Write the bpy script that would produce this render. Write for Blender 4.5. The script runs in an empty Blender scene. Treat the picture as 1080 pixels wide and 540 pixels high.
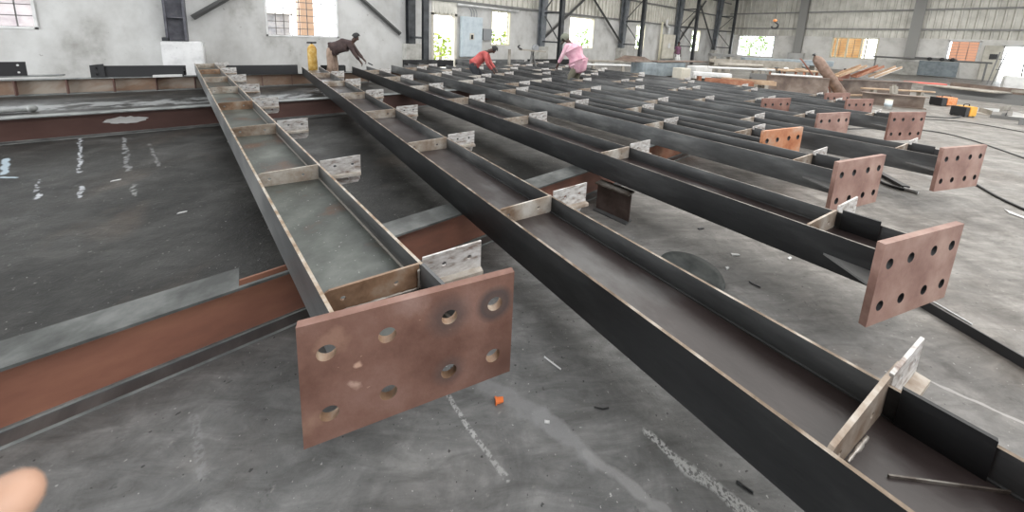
import bpy, bmesh, math, random
from mathutils import Vector, Matrix
random.seed(7)
D = bpy.data; SC = bpy.context.scene; COL = SC.collection

# ------------------------------------------------------------------ camera
CAM_H = 1.6
F_PX, PX, PY = 351.3, 540.0, 94.3
YAW, PITCH, ROLL = .6751, .1573, .0427
cy, sy, cp, sp = math.cos(YAW), math.sin(YAW), math.cos(PITCH), math.sin(PITCH)
fwd = Vector((sy*cp, cy*cp, -sp)); rt = Vector((cy, -sy, 0)); up = rt.cross(fwd)
c_, s_ = math.cos(ROLL), math.sin(ROLL)
r2 = rt*c_ + up*s_; u2 = -rt*s_ + up*c_
cam_d = D.cameras.new('camera'); cam = D.objects.new('camera', cam_d); COL.objects.link(cam)
cam.matrix_world = Matrix(((r2.x, u2.x, -fwd.x, 0), (r2.y, u2.y, -fwd.y, 0), (r2.z, u2.z, -fwd.z, CAM_H), (0, 0, 0, 1)))
cam_d.sensor_fit = 'HORIZONTAL'; cam_d.sensor_width = 36.0; cam_d.lens = 36.0*F_PX/1080
cam_d.shift_x = 0.0; cam_d.shift_y = -(270-PY)/1080
cam_d.clip_start = 0.01; cam_d.clip_end = 300
cam_d.dof.use_dof = True; cam_d.dof.focus_distance = 3.5; cam_d.dof.aperture_fstop = 6.0
SC.camera = cam

# ------------------------------------------------------------------ world, lights, exposure
w = D.worlds.new('sky'); SC.world = w; w.use_nodes = True
wn = w.node_tree.nodes; bg = wn['Background']
bg.inputs[0].default_value = (0.93, 0.97, 1.0, 1); bg.inputs[1].default_value = 3.6
def area(name, loc, size, energy, rot=(0, 0, 0), col=(1, 1, 1)):
    l = D.lights.new(name, 'AREA'); l.shape = 'RECTANGLE'; l.size, l.size_y = size; l.energy = energy; l.color = col
    o = D.objects.new(name, l); COL.objects.link(o); o.location = loc; o.rotation_euler = rot; return o
area('overhead_fill_right', (19, 1, 7.3), (26, 14), 1750, col=(1, .985, .95))  # area lamp added under the closed ceiling to brighten the right side
area('overhead_fill_left', (2.5, 7.5, 7.3), (11, 9), 430, col=(.98, .99, 1))  # added overhead lamp that lifts the left floor and long wall
area('overhead_fill_near', (3.2, -6, 7.3), (9, 8), 600, col=(.99, .99, 1))  # added overhead lamp for the near floor and front plates
area('left_fill', (-15.6, 8.6, 2.8), (4.4, 7), 1350, (0, math.radians(-90), 0), (.95, .98, 1))  # unseen lamp added inside the left wall to brighten left-facing flanges
SC.view_settings.view_transform = 'Standard'; SC.view_settings.look = 'None'
SC.view_settings.gamma = 1; SC.view_settings.use_curve_mapping = False
SC.view_settings.exposure = 0.88

# ------------------------------------------------------------------ materials
def newmat(name):
    m = D.materials.new(name); m.use_nodes = True
    nt = m.node_tree; return m, nt, nt.nodes['Principled BSDF']
def node(nt, t, **k):
    n = nt.nodes.new(t)
    for a, b in k.items(): setattr(n, a, b)
    return n
def plain(name, col, rough=.6, metal=0.0, spec=.5, emit=None):
    m, nt, p = newmat(name)
    p.inputs['Base Color'].default_value = (*col, 1); p.inputs['Roughness'].default_value = rough
    p.inputs['Metallic'].default_value = metal; p.inputs['Specular IOR Level'].default_value = spec
    return m
def noisy(name, cols, scale=4, detail=8, rough=.55, metal=0.0, spec=.5, bump=0.0, stretch=(1, 1, 1), fine=None, lo=.35, hi=.65, bscale=40, distort=0.0):
    """colour ramp over noise in object coordinates; fine=(scale,col,threshold) adds specks"""
    m, nt, p = newmat(name); L = nt.links.new
    tc = node(nt, 'ShaderNodeTexCoord'); mp = node(nt, 'ShaderNodeMapping'); mp.inputs['Scale'].default_value = stretch
    L(tc.outputs['Object'], mp.inputs[0])
    n1 = node(nt, 'ShaderNodeTexNoise'); n1.inputs['Scale'].default_value = scale; n1.inputs['Detail'].default_value = detail
    n1.inputs['Roughness'].default_value = .62; n1.inputs['Distortion'].default_value = distort
    L(mp.outputs[0], n1.inputs['Vector'])
    cr = node(nt, 'ShaderNodeValToRGB'); L(n1.outputs[0], cr.inputs[0])
    e = cr.color_ramp.elements; k = len(cols)
    while len(e) < k: e.new(.5)
    for i, c in enumerate(cols):
        e[i].position = lo+(hi-lo)*i/(k-1); e[i].color = (*c, 1)
    out = cr.outputs[0]
    if fine:
        n2 = node(nt, 'ShaderNodeTexNoise'); n2.inputs['Scale'].default_value = fine[0]; n2.inputs['Detail'].default_value = 3
        L(tc.outputs['Object'], n2.inputs['Vector'])
        mr = node(nt, 'ShaderNodeMapRange'); mr.inputs[1].default_value = fine[2]; mr.inputs[2].default_value = fine[2]+.06
        L(n2.outputs[0], mr.inputs[0])
        mx = node(nt, 'ShaderNodeMix', data_type='RGBA'); L(mr.outputs[0], mx.inputs[0]); L(out, mx.inputs[6]); mx.inputs[7].default_value = (*fine[1], 1)
        out = mx.outputs[2]
    L(out, p.inputs['Base Color'])
    p.inputs['Roughness'].default_value = rough; p.inputs['Metallic'].default_value = metal; p.inputs['Specular IOR Level'].default_value = spec
    if bump:
        n3 = node(nt, 'ShaderNodeTexNoise'); n3.inputs['Scale'].default_value = bscale; n3.inputs['Detail'].default_value = 6
        L(mp.outputs[0], n3.inputs['Vector'])
        b = node(nt, 'ShaderNodeBump'); b.inputs['Strength'].default_value = bump; b.inputs['Distance'].default_value = .01
        L(n3.outputs[0], b.inputs['Height']); L(b.outputs[0], p.inputs['Normal'])
    return m

M = {}
M['mill'] = noisy('mill_scale_steel', [(.009, .0095, .0105), (.017, .0175, .0185), (.045, .046, .047)], 3, rough=.46, metal=.3, spec=.6, bump=.12, stretch=(1, .3, 1))
M['mill_mid'] = noisy('mid_grey_mill_scale', [(.04, .041, .042), (.085, .087, .088), (.20, .203, .20)], 3, rough=.44, metal=.3, spec=.7, bump=.12, stretch=(1, .3, 1))
M['mill_light'] = noisy('worn_grey_steel', [(.07, .072, .074), (.12, .122, .122), (.21, .21, .205)], 3, rough=.42, metal=.3, spec=.8, bump=.15, stretch=(1, .3, 1))
M['web_grey'] = noisy('web_grey_green', [(.09, .05, .03), (.055, .060, .053), (.085, .094, .082), (.13, .14, .125)], 2.6, rough=.36, spec=.5, bump=.1, fine=(60, (.3, .31, .29), .68))
M['web_brown'] = noisy('web_brown_grey', [(.018, .012, .011), (.036, .027, .026), (.10, .096, .094)], 2.3, rough=.34, spec=.5, bump=.1, stretch=(1, .5, 1))
M['edge'] = noisy('flame_cut_edge', [(.22, .13, .07), (.40, .32, .24), (.55, .52, .47)], 9, rough=.4, metal=.3)
M['stool_brown'] = noisy('dark_brown_steel', [(.045, .028, .022), (.075, .05, .042), (.11, .08, .07)], 6, rough=.5)
M['edge_mid'] = noisy('flame_cut_edge_thin', [(.09, .06, .035), (.20, .15, .105), (.40, .36, .31)], 9, rough=.4, metal=.3)
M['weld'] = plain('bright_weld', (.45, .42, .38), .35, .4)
M['edge_dark'] = noisy('sheared_edge', [(.05, .042, .035), (.12, .10, .085), (.26, .245, .22)], 9, rough=.4, metal=.3)
M['rust_plate'] = noisy('red_oxide_plate', [(.16, .078, .06), (.235, .122, .095), (.30, .175, .14)], 3.2, rough=.62, bump=.1, fine=(45, (.5, .33, .24), .73), bscale=70)
M['rust_plate_pink'] = noisy('pale_oxide_plate', [(.20, .10, .078), (.30, .175, .14), (.40, .265, .215)], 3.2, rough=.55, bump=.08, fine=(50, (.55, .4, .3), .74), bscale=70)
M['rust_plate_orange'] = noisy('orange_rust_plate', [(.36, .12, .05), (.50, .22, .11), (.50, .34, .25)], 5, rough=.6, bump=.08)
M['rust_web'] = noisy('rusty_support_web', [(.12, .062, .048), (.23, .098, .065), (.33, .15, .095)], 1.6, rough=.6, bump=.1, stretch=(.4, 1, 1))
M['rust_dark'] = noisy('dark_oxide_web', [(.085, .045, .038), (.125, .066, .056), (.165, .092, .078)], 1.3, rough=.5, stretch=(.4, 1, 1))
M['rust_pale'] = noisy('pale_rust_web', [(.16, .14, .12), (.24, .15, .10), (.36, .31, .26)], 1.2, rough=.6, stretch=(.5, 1, 1), distort=.8)
M['support_flange'] = noisy('dusty_support_flange', [(.11, .115, .115), (.19, .20, .195), (.30, .31, .30)], 5, rough=.55, bump=.15)
M['support_dark'] = noisy('grimy_support_flange', [(.05, .052, .050), (.095, .10, .096), (.16, .165, .16)], 5, rough=.55, bump=.15)
M['stiff'] = noisy('bare_stiffener', [(.22, .15, .10), (.40, .34, .28), (.60, .57, .52)], 5, rough=.5, metal=.15, bump=.1)
M['stiff_rust'] = noisy('rusty_stiffener', [(.17, .10, .06), (.30, .19, .12), (.40, .33, .26)], 6, rough=.5, bump=.1)
M['cleat'] = noisy('flaking_silver_cleat', [(.20, .14, .12), (.32, .27, .24), (.50, .48, .46), (.60, .58, .56), (.68, .67, .66)], 16, rough=.45, metal=.2, lo=.30, hi=.62, distort=.2, stretch=(1, 1, 2.6))
M['wall'] = noisy('stained_plaster', [(.31, .30, .28), (.50, .495, .48), (.60, .598, .585)], 1.1, rough=.85, bump=.3, fine=(7, (.20, .19, .175), .69), lo=.28, hi=.62, stretch=(1, 1, .7), bscale=8)
M['pier'] = noisy('white_concrete', [(.62, .62, .62), (.76, .76, .76), (.82, .82, .82)], 3, rough=.8, fine=(18, (.35, .35, .35), .70))
M['pier_old'] = noisy('aged_concrete', [(.32, .31, .28), (.45, .44, .41), (.52, .51, .48)], 3, rough=.85)
M['clad'] = noisy('ribbed_sheet', [(.54, .525, .47), (.66, .64, .58), (.74, .72, .66)], 1.1, rough=.45, metal=.2)
M['girt'] = plain('girt_grey', (.17, .17, .165), .5)
M['girt_pale'] = plain('pale_girt', (.30, .295, .28), .5)
M['wall_pale'] = noisy('pale_end_plaster', [(.60, .585, .55), (.78, .76, .725), (.84, .825, .795)], .9, rough=.85, bump=.1)
M['brown_steel'] = noisy('brown_grey_steel', [(.10, .07, .055), (.17, .125, .10), (.25, .20, .165)], 2.5, rough=.55)
M['col_blue'] = noisy('blue_grey_paint', [(.10, .11, .125), (.15, .165, .18), (.20, .21, .225)], 2.5, rough=.5)
M['col_dark'] = noisy('dark_paint', [(.018, .02, .023), (.035, .038, .042), (.06, .065, .07)], 3, rough=.45)
M['col_purple'] = noisy('grey_violet_paint', [(.07, .07, .085), (.10, .10, .118), (.14, .14, .155)], 5, rough=.55)
M['brace'] = plain('brace_grey', (.09, .09, .088), .5)
M['cream'] = noisy('cream_paint', [(.50, .47, .40), (.60, .57, .49), (.66, .63, .56)], 2, rough=.7)
M['white'] = noisy('white_paint', [(.58, .58, .57), (.70, .70, .69), (.76, .76, .75)], 3, rough=.6)
M['paleblue'] = noisy('pale_blue_cabinet', [(.42, .49, .54), (.50, .57, .61), (.56, .62, .66)], 3, rough=.5)
M['grey'] = plain('grey_box', (.25, .26, .27), .5)
M['black'] = plain('black_plastic', (.012, .012, .013), .45)
M['dark'] = plain('dark_steel', (.03, .03, .032), .45)
M['orange'] = noisy('orange_panel', [(.75, .22, .05), (.85, .30, .09), (.88, .45, .25)], 14, rough=.5, lo=.4, hi=.6)
M['yellow_wall'] = noisy('pale_orange_wall', [(.30, .15, .055), (.36, .21, .09), (.42, .28, .15)], 2, rough=.8)
M['yellow'] = noisy('yellow_panel', [(.80, .36, .03), (.88, .45, .04), (.90, .52, .08)], 6, rough=.45)
M['orange_cap'] = plain('orange_plastic', (.82, .20, .05), .4)
M['brick'] = plain('orange_brick', (.34, .22, .15), .8)  # one even brick tone
M['brick_red'] = plain('red_brick', (.34, .17, .11), .8)
M['cyl'] = noisy('worn_brown_cylinder', [(.15, .095, .07), (.22, .145, .11), (.30, .215, .175)], 7, rough=.42, metal=.2)
M['cyl_red'] = plain('red_brown_cylinder', (.32, .14, .10), .45)
M['gold'] = noisy('ochre_canvas', [(.32, .17, .03), (.50, .30, .06), (.58, .42, .16)], 7, rough=.7)
M['tan'] = noisy('tan_steel', [(.30, .20, .13), (.42, .29, .19), (.52, .40, .28)], 3, rough=.6)
M['tan_grey'] = noisy('weathered_steel_bundle', [(.20, .18, .15), (.30, .275, .235), (.38, .35, .31)], 3, rough=.55, stretch=(1, .4, 1))
M['blue_steel'] = noisy('blue_grey_steel', [(.16, .19, .21), (.24, .28, .30), (.30, .34, .37)], 3, rough=.5)
M['redlead'] = noisy('orange_red_lead', [(.20, .08, .045), (.33, .14, .08), (.40, .22, .14)], 4, rough=.6)
M['red_bright'] = plain('salmon_red', (.75, .16, .13), .5)
M['leaf'] = noisy('leaf_green', [(.07, .17, .02), (.14, .26, .03), (.26, .36, .07)], 3, rough=.6)
M['leaf_y'] = noisy('leaf_yellow_green', [(.14, .24, .02), (.26, .34, .04), (.40, .42, .10)], 3, rough=.6)
M['skin'] = plain('brown_skin', (.15, .075, .05), .5)
M['skin_dark'] = plain('dark_brown_skin', (.07, .035, .025), .5)
M['skin_tip'] = plain('fingertip_skin', (.50, .30, .21), .5)
M['hair'] = plain('black_hair', (.012, .011, .012), .6)
M['shirt_red'] = noisy('faded_red_shirt', [(.34, .06, .06), (.45, .09, .085), (.52, .13, .12)], 6, rough=.85)
M['shirt_pink'] = noisy('pink_tunic', [(.52, .25, .33), (.66, .36, .44), (.72, .48, .54)], 6, rough=.85)
M['shirt_brown'] = noisy('dark_brown_shirt', [(.035, .022, .022), (.06, .038, .036), (.09, .06, .055)], 6, rough=.85)
M['trouser_dark'] = plain('charcoal_trousers', (.03, .032, .038), .85)
M['trouser_tan'] = noisy('tan_trousers', [(.20, .14, .10), (.30, .215, .165), (.36, .27, .21)], 6, rough=.85)
M['trouser_olive'] = plain('olive_trousers', (.16, .15, .11), .85)
M['cap'] = plain('grey_green_cap', (.17, .18, .14), .85)
M['shirt_purple'] = plain('purple_shirt', (.16, .07, .12), .8)
M['ground_out'] = plain('pale_ground', (.5, .47, .4), .9)
M['roof'] = plain('roof_sheet', (.30, .30, .29), .6)
M['disc'] = noisy('dark_disc_steel', [(.025, .028, .027), (.045, .05, .048), (.08, .085, .08)], 8, rough=.5)
M['hose'] = plain('dark_hose', (.05, .05, .05), .5)

def scarred_plate():
    m = noisy('scarred_red_oxide_plate', [(.15, .070, .050), (.23, .120, .090), (.31, .18, .145)], 3.2, rough=.6, bump=.12, fine=(45, (.5, .33, .24), .72), bscale=70)
    nt = m.node_tree; L = nt.links.new; p = nt.nodes['Principled BSDF']
    src = p.inputs['Base Color'].links[0].from_socket
    tc = node(nt, 'ShaderNodeTexCoord'); nz = node(nt, 'ShaderNodeTexNoise'); nz.inputs['Scale'].default_value = 22; nz.inputs['Detail'].default_value = 5; L(tc.outputs['Object'], nz.inputs['Vector'])
    a = math.radians(-15.4)
    def P(u, z): return (u*math.cos(a), u*math.sin(a), z)
    def blob(c, src, r0, r1, col, strength, jit=.02, stretch=None):
        su = node(nt, 'ShaderNodeVectorMath', operation='SUBTRACT'); L(nz.outputs['Color'], su.inputs[0]); su.inputs[1].default_value = (.5, .5, .5)
        scl = node(nt, 'ShaderNodeVectorMath', operation='SCALE'); L(su.outputs[0], scl.inputs[0]); scl.inputs['Scale'].default_value = jit
        ad = node(nt, 'ShaderNodeVectorMath', operation='ADD'); L(tc.outputs['Object'], ad.inputs[0]); L(scl.outputs[0], ad.inputs[1])
        d = node(nt, 'ShaderNodeVectorMath', operation='DISTANCE'); L(ad.outputs[0], d.inputs[0]); d.inputs[1].default_value = c
        mr = node(nt, 'ShaderNodeMapRange'); L(d.outputs['Value'], mr.inputs[0]); mr.inputs[1].default_value = r1; mr.inputs[2].default_value = r0; mr.inputs[4].default_value = strength
        mx = node(nt, 'ShaderNodeMix', data_type='RGBA'); L(mr.outputs[0], mx.inputs[0]); L(src, mx.inputs[6]); mx.inputs[7].default_value = (*col, 1); return mx.outputs[2]
    G = (.075, .06, .058)
    c = blob(P(.668, .55), src, .055, .085, G, .85, .01); c = blob(P(.668, .55), c, .03, .05, (.14, .09, .075), .7, .01)
    c = blob(P(.487, .555), c, .045, .10, G, .65, .03); c = blob(P(.487, .315), c, .035, .075, G, .55, .03)
    c = blob(P(.175, .47), c, .008, .016, (.62, .40, .30), .9, .03); c = blob(P(.10, .585), c, .03, .06, (.42, .25, .18), .5, .09)
    c = blob(P(.16, .385), c, .01, .03, (.58, .40, .32), .8, .09); c = blob(P(.02, .30), c, .01, .05, (.45, .28, .2), .5, .09)
    c = blob(P(.35, .655), c, .02, .07, (.40, .27, .23), .5, .09); c = blob(P(.72, .26), c, .02, .16, (.11, .05, .035), .8, .04)
    L(c, p.inputs['Base Color']); return m
M['plate_near'] = scarred_plate()

def floor_material():
    m, nt, p = newmat('concrete_floor'); L = nt.links.new
    tc = node(nt, 'ShaderNodeTexCoord'); O = tc.outputs['Object']
    def noise(scale, detail=8, dist=0.0, vec=None, rough=.6):
        n = node(nt, 'ShaderNodeTexNoise'); n.inputs['Scale'].default_value = scale; n.inputs['Detail'].default_value = detail
        n.inputs['Distortion'].default_value = dist; n.inputs['Roughness'].default_value = rough
        L(vec or O, n.inputs['Vector']); return n.outputs[0]
    def ramp(v, stops):
        cr = node(nt, 'ShaderNodeValToRGB'); L(v, cr.inputs[0]); e = cr.color_ramp.elements
        while len(e) < len(stops): e.new(.5)
        for i, (a, c) in enumerate(stops): e[i].position = a; e[i].color = (*c, 1)
        return cr.outputs[0]
    def mix(f, a, b):
        mx = node(nt, 'ShaderNodeMix', data_type='RGBA')
        if isinstance(f, float): mx.inputs[0].default_value = f
        else: L(f, mx.inputs[0])
        for i, v in ((6, a), (7, b)):
            if isinstance(v, tuple): mx.inputs[i].default_value = (*v, 1)
            else: L(v, mx.inputs[i])
        return mx.outputs[2]
    def rng(v, a, b, c=0.0, d=1.0):
        mr = node(nt, 'ShaderNodeMapRange'); L(v, mr.inputs[0])
        for i, x in enumerate((a, b, c, d)): mr.inputs[i+1].default_value = x
        return mr.outputs[0]
    def math_(op, a, b):
        mm = node(nt, 'ShaderNodeMath', operation=op)
        for i, v in enumerate((a, b)):
            if isinstance(v, (int, float)): mm.inputs[i].default_value = v
            else: L(v, mm.inputs[i])
        return mm.outputs[0]
    sx = node(nt, 'ShaderNodeSeparateXYZ'); L(O, sx.inputs[0])
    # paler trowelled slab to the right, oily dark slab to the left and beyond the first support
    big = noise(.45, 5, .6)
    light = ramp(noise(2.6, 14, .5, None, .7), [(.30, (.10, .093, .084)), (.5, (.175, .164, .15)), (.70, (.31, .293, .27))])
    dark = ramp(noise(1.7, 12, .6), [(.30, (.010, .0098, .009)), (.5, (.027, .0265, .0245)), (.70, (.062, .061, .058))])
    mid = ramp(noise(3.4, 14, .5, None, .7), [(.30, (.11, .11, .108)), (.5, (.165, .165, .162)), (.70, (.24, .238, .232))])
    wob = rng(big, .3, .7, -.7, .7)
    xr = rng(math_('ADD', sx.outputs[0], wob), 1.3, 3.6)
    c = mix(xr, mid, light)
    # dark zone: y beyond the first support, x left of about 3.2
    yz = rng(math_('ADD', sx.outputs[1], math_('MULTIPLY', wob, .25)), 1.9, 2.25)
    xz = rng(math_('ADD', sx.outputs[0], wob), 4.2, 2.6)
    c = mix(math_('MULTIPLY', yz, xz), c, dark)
    # oil and rust patches
    c = mix(math_('MULTIPLY', rng(noise(.8, 6, 1.0), .56, .68), .45), c, (.075, .058, .045))
    c = mix(math_('MULTIPLY', rng(noise(26, 4), .66, .72), .5), c, (.35, .34, .32))
    c = mix(math_('MULTIPLY', rng(noise(16, 3), .32, .26), .6), c, (.04, .04, .038))
    c = mix(math_('MULTIPLY', rng(noise(55, 2), .70, .74), .8), c, (.5, .49, .47))
    c = mix(math_('MULTIPLY', rng(noise(42, 2, 0, None, .5), .30, .27), .8), c, (.02, .02, .02))
    # directional sweep marks (fine, stretched)
    m0 = node(nt, 'ShaderNodeMapping'); m0.inputs['Rotation'].default_value = (0, 0, .60); L(O, m0.inputs[0])
    mp = node(nt, 'ShaderNodeMapping'); mp.inputs['Scale'].default_value = (2.2, 8, 1); L(m0.outputs[0], mp.inputs[0])
    st = noise(1.6, 8, .7, mp.outputs[0], .7)
    sl = node(nt, 'ShaderNodeMix', data_type='RGBA', blend_type='MULTIPLY'); sl.inputs[0].default_value = 1.0; L(c, sl.inputs[6])
    L(ramp(st, [(.30, (.62, .61, .60)), (.5, (1, 1, 1)), (.68, (1.4, 1.39, 1.38))]), sl.inputs[7]); c = sl.outputs[2]
    # chalk lines, spatter trails, cement smears, painted window glare: each with its own shape
    nv = node(nt, 'ShaderNodeTexNoise'); nv.inputs['Scale'].default_value = 9; nv.inputs['Detail'].default_value = 5; L(O, nv.inputs['Vector'])
    sub = node(nt, 'ShaderNodeVectorMath', operation='SUBTRACT'); L(nv.outputs['Color'], sub.inputs[0]); sub.inputs[1].default_value = (.5, .5, .5)
    def seg(a, b, wd, jit=.06, brk=None, strength=.8):
        sc_ = node(nt, 'ShaderNodeVectorMath', operation='SCALE'); L(sub.outputs[0], sc_.inputs[0]); sc_.inputs['Scale'].default_value = jit
        ad = node(nt, 'ShaderNodeVectorMath', operation='ADD'); L(O, ad.inputs[0]); L(sc_.outputs[0], ad.inputs[1])
        pa = node(nt, 'ShaderNodeVectorMath', operation='SUBTRACT'); L(ad.outputs[0], pa.inputs[0]); pa.inputs[1].default_value = (*a, 0)
        d = (b[0]-a[0], b[1]-a[1]); l2 = d[0]**2+d[1]**2
        dt = node(nt, 'ShaderNodeVectorMath', operation='DOT_PRODUCT'); L(pa.outputs[0], dt.inputs[0]); dt.inputs[1].default_value = (d[0]/l2, d[1]/l2, 0)
        cl = node(nt, 'ShaderNodeClamp'); L(dt.outputs['Value'], cl.inputs[0])
        tt = node(nt, 'ShaderNodeVectorMath', operation='SCALE'); tt.inputs[0].default_value = (*d, 0); L(cl.outputs[0], tt.inputs['Scale'])
        ds = node(nt, 'ShaderNodeVectorMath', operation='DISTANCE'); L(pa.outputs[0], ds.inputs[0]); L(tt.outputs[0], ds.inputs[1])
        msk = rng(ds.outputs['Value'], wd, wd*.55)
        if brk: msk = math_('MULTIPLY', msk, rng(noise(brk, 3), .44, .52))
        return math_('MULTIPLY', msk, strength)
    W = (.52, .52, .51)
    for a, b, wd, jit, brk, st_, col in SEGS:
        c = mix(seg(a, b, wd, jit, brk, st_), c, col)
    L(c, p.inputs['Base Color'])
    p.inputs['Specular IOR Level'].default_value = .4
    L(rng(noise(2.2, 6), .3, .7, .38, .62), p.inputs['Roughness'])
    b = node(nt, 'ShaderNodeBump'); b.inputs['Strength'].default_value = .5; b.inputs['Distance'].default_value = .012
    L(noise(20, 10, .3, None, .7), b.inputs['Height']); L(b.outputs[0], p.inputs['Normal'])
    return m
SEGS = [  # start, end, half width, jitter, break-up scale, strength, colour
    ((-1.84, 7.0), (-1.45, 5.35), 0.019, .10, 22, .85, (.50, .52, .55)), ((-1.33, 4.9), (-1.27, 4.6), 0.022, .08, 20, .8, (.5, .52, .55)),
    ((-1.69, 5.3), (-1.55, 4.74), 0.022, .12, 16, .9, (.5, .52, .55)), ((-2.01, 5.59), (-1.88, 5.5), .02, .05, None, .8, (.45, .55, .62)),
    ((-2.2, 6.3), (-2.02, 5.7), .03, .06, None, .8, (.45, .55, .62)), ((-1.41, 6.76), (-1.08, 5.2), .025, .1, 12, .45, (.4, .41, .42)),
    ((-.95, 4.7), (-.9, 4.4), .025, .1, 18, .5, (.42, .43, .42)), ((-1.1, 6.3), (-.85, 5.2), .02, .1, 9, .35, (.4, .4, .4)),
    ((.78, 1.06), (.884, .814), .05, .12, None, .55, (.27, .27, .27)), ((.884, .814), (.943, .607), .04, .10, None, .6, (.30, .30, .30)),
    ((.943, .607), (1.03, .346), .022, .06, None, .65, (.34, .335, .33)), ((1.205, .50), (1.215, .367), .022, .05, 75, .95, (.55, .55, .54)),
    ((1.215, .367), (1.27, .15), .03, .06, 70, .95, (.55, .55, .54)), ((.61, 1.12), (.62, .924), .012, .03, 60, .8, (.42, .42, .41)),
    ((.62, .924), (.65, .74), .012, .03, 60, .8, (.42, .42, .41)), ((-.27, 1.67), (-.225, 1.40), .02, .05, 40, .5, (.30, .30, .30)),
    ((-.37, 2.60), (-1.6, 2.62), .05, .08, 8, .35, (.22, .22, .21)), ((2.55, -.20), (2.60, -.50), .012, .05, None, .7, (.5, .48, .46)),
    ((-3.8, 8.5), (-.6, 8.0), .45, .7, 2.5, .95, (.44, .48, .54)), ((.2, 7.95), (1.3, 7.7), .2, .5, 3, .4, (.22, .23, .23)),  # blue-grey streak at far left paints in the window's reflection
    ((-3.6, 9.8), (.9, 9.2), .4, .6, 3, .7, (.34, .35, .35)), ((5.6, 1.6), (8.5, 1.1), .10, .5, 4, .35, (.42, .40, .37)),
]
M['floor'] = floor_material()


# ------------------------------------------------------------------ mesh helpers
def finish(bm, name, mat, parent=None, smooth=False, loc=None):
    me = D.meshes.new(name)
    bmesh.ops.recalc_face_normals(bm, faces=bm.faces)
    if smooth:
        for f in bm.faces: f.smooth = True
    bm.to_mesh(me); bm.free()
    for m in (mat if isinstance(mat, (list, tuple)) else [mat]): me.materials.append(m)
    o = D.objects.new(name, me); COL.objects.link(o)
    if loc is not None: o.location = loc
    if parent is not None: o.parent = parent
    return o
def empty(name, loc, label, cat, group=None, rz=0.0):
    o = D.objects.new(name, None); o.empty_display_size = .1; COL.objects.link(o); o.location = loc; o.rotation_euler = (0, 0, rz)
    return tag(o, label, cat, group)
def tag(o, label, cat, group=None, kind=None):
    o['label'] = label; o['category'] = cat
    if group: o['group'] = group
    if kind: o['kind'] = kind
    return o
def struct(o): o['kind'] = 'structure'; return o
def box(bm, a, b, mi=0, mtx=None):
    vs = [bm.verts.new(Vector((x, y, z)) if mtx is None else mtx @ Vector((x, y, z))) for x in (a[0], b[0]) for y in (a[1], b[1]) for z in (a[2], b[2])]
    fs = []
    for q in ((0, 1, 3, 2), (4, 6, 7, 5), (0, 4, 5, 1), (2, 3, 7, 6), (0, 2, 6, 4), (1, 5, 7, 3)):
        f = bm.faces.new([vs[i] for i in q]); f.material_index = mi; fs.append(f)
    return fs
def prism(bm, pts, z0, z1, top_mi=0, mi=0):
    lo = [bm.verts.new((p[0], p[1], z0)) for p in pts]; hi = [bm.verts.new((p[0], p[1], z1)) for p in pts]
    n = len(pts)
    f = bm.faces.new(hi); f.material_index = top_mi
    f = bm.faces.new(lo[::-1]); f.material_index = mi
    for i in range(n):
        f = bm.faces.new((lo[i], lo[(i+1) % n], hi[(i+1) % n], hi[i])); f.material_index = mi
def bar(bm, p, q, w, h, upv=(0, 0, 1), mi=0):
    p, q = Vector(p), Vector(q); d = q-p; L = d.length; d.normalize()
    u = Vector(upv); s = d.cross(u)
    if s.length < 1e-4: s = d.cross(Vector((1, 0, 0)))
    s.normalize(); u = s.cross(d)
    mt = Matrix(((d.x, s.x, u.x, p.x), (d.y, s.y, u.y, p.y), (d.z, s.z, u.z, p.z), (0, 0, 0, 1)))
    return box(bm, (0, -w/2, -h/2), (L, w/2, h/2), mi, mt)
def tube(bm, pts, r, n=8, cap=True, mi=0):
    pts = [Vector(p) for p in pts]; rings = []
    rs = r if isinstance(r, (list, tuple)) else [r]*len(pts)
    prev = None
    for i, p in enumerate(pts):
        d = (pts[min(i+1, len(pts)-1)]-pts[max(i-1, 0)]).normalized()
        a = prev if prev is not None else (Vector((0, 0, 1)) if abs(d.z) < .9 else Vector((1, 0, 0)))
        s = d.cross(a).normalized(); u = s.cross(d); prev = u
        rings.append([bm.verts.new(p+(s*math.cos(t)+u*math.sin(t))*rs[i]) for t in [2*math.pi*k/n for k in range(n)]])
    for A, B in zip(rings, rings[1:]):
        for k in range(n):
            f = bm.faces.new((A[k], A[(k+1) % n], B[(k+1) % n], B[k])); f.material_index = mi; f.smooth = True
    if cap:
        bm.faces.new(rings[0][::-1]).material_index = mi; bm.faces.new(rings[-1]).material_index = mi
def holed(bm, outer, holes, t, frame, n=14, mi=0, hole_mi=None):
    """plate outline (u,v) with round holes (u,v,r), thickness t along the frame's third axis; frame(u,v,w) -> Vector"""
    def loop(pts):
        vs = [bm.verts.new(Vector((p[0], p[1], 0))) for p in pts]
        return vs, [bm.edges.new((vs[i], vs[(i+1) % len(vs)])) for i in range(len(vs))]
    allv, alle, hv = [], [], []
    vs, es = loop(outer); allv += vs; alle += es
    for (u, v, r) in holes:
        vs, es = loop([(u+r*math.cos(2*math.pi*k/n), v+r*math.sin(2*math.pi*k/n)) for k in range(n)]); allv += vs; alle += es; hv += vs
    res = bmesh.ops.triangle_fill(bm, use_beauty=True, use_dissolve=False, edges=alle)
    fs = [g for g in res['geom'] if isinstance(g, bmesh.types.BMFace)]
    ex = bmesh.ops.extrude_face_region(bm, geom=fs)
    nv = [g for g in ex['geom'] if isinstance(g, bmesh.types.BMVert)]
    for v in nv: v.co.z += t
    for v in allv+nv: v.co = frame(v.co.x, v.co.y, v.co.z)
    if hole_mi is not None:
        hs = set(hv)
        for v in hv:
            for f in v.link_faces:
                if len(f.verts) == 4: f.material_index = hole_mi
def B(): return bmesh.new()

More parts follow.
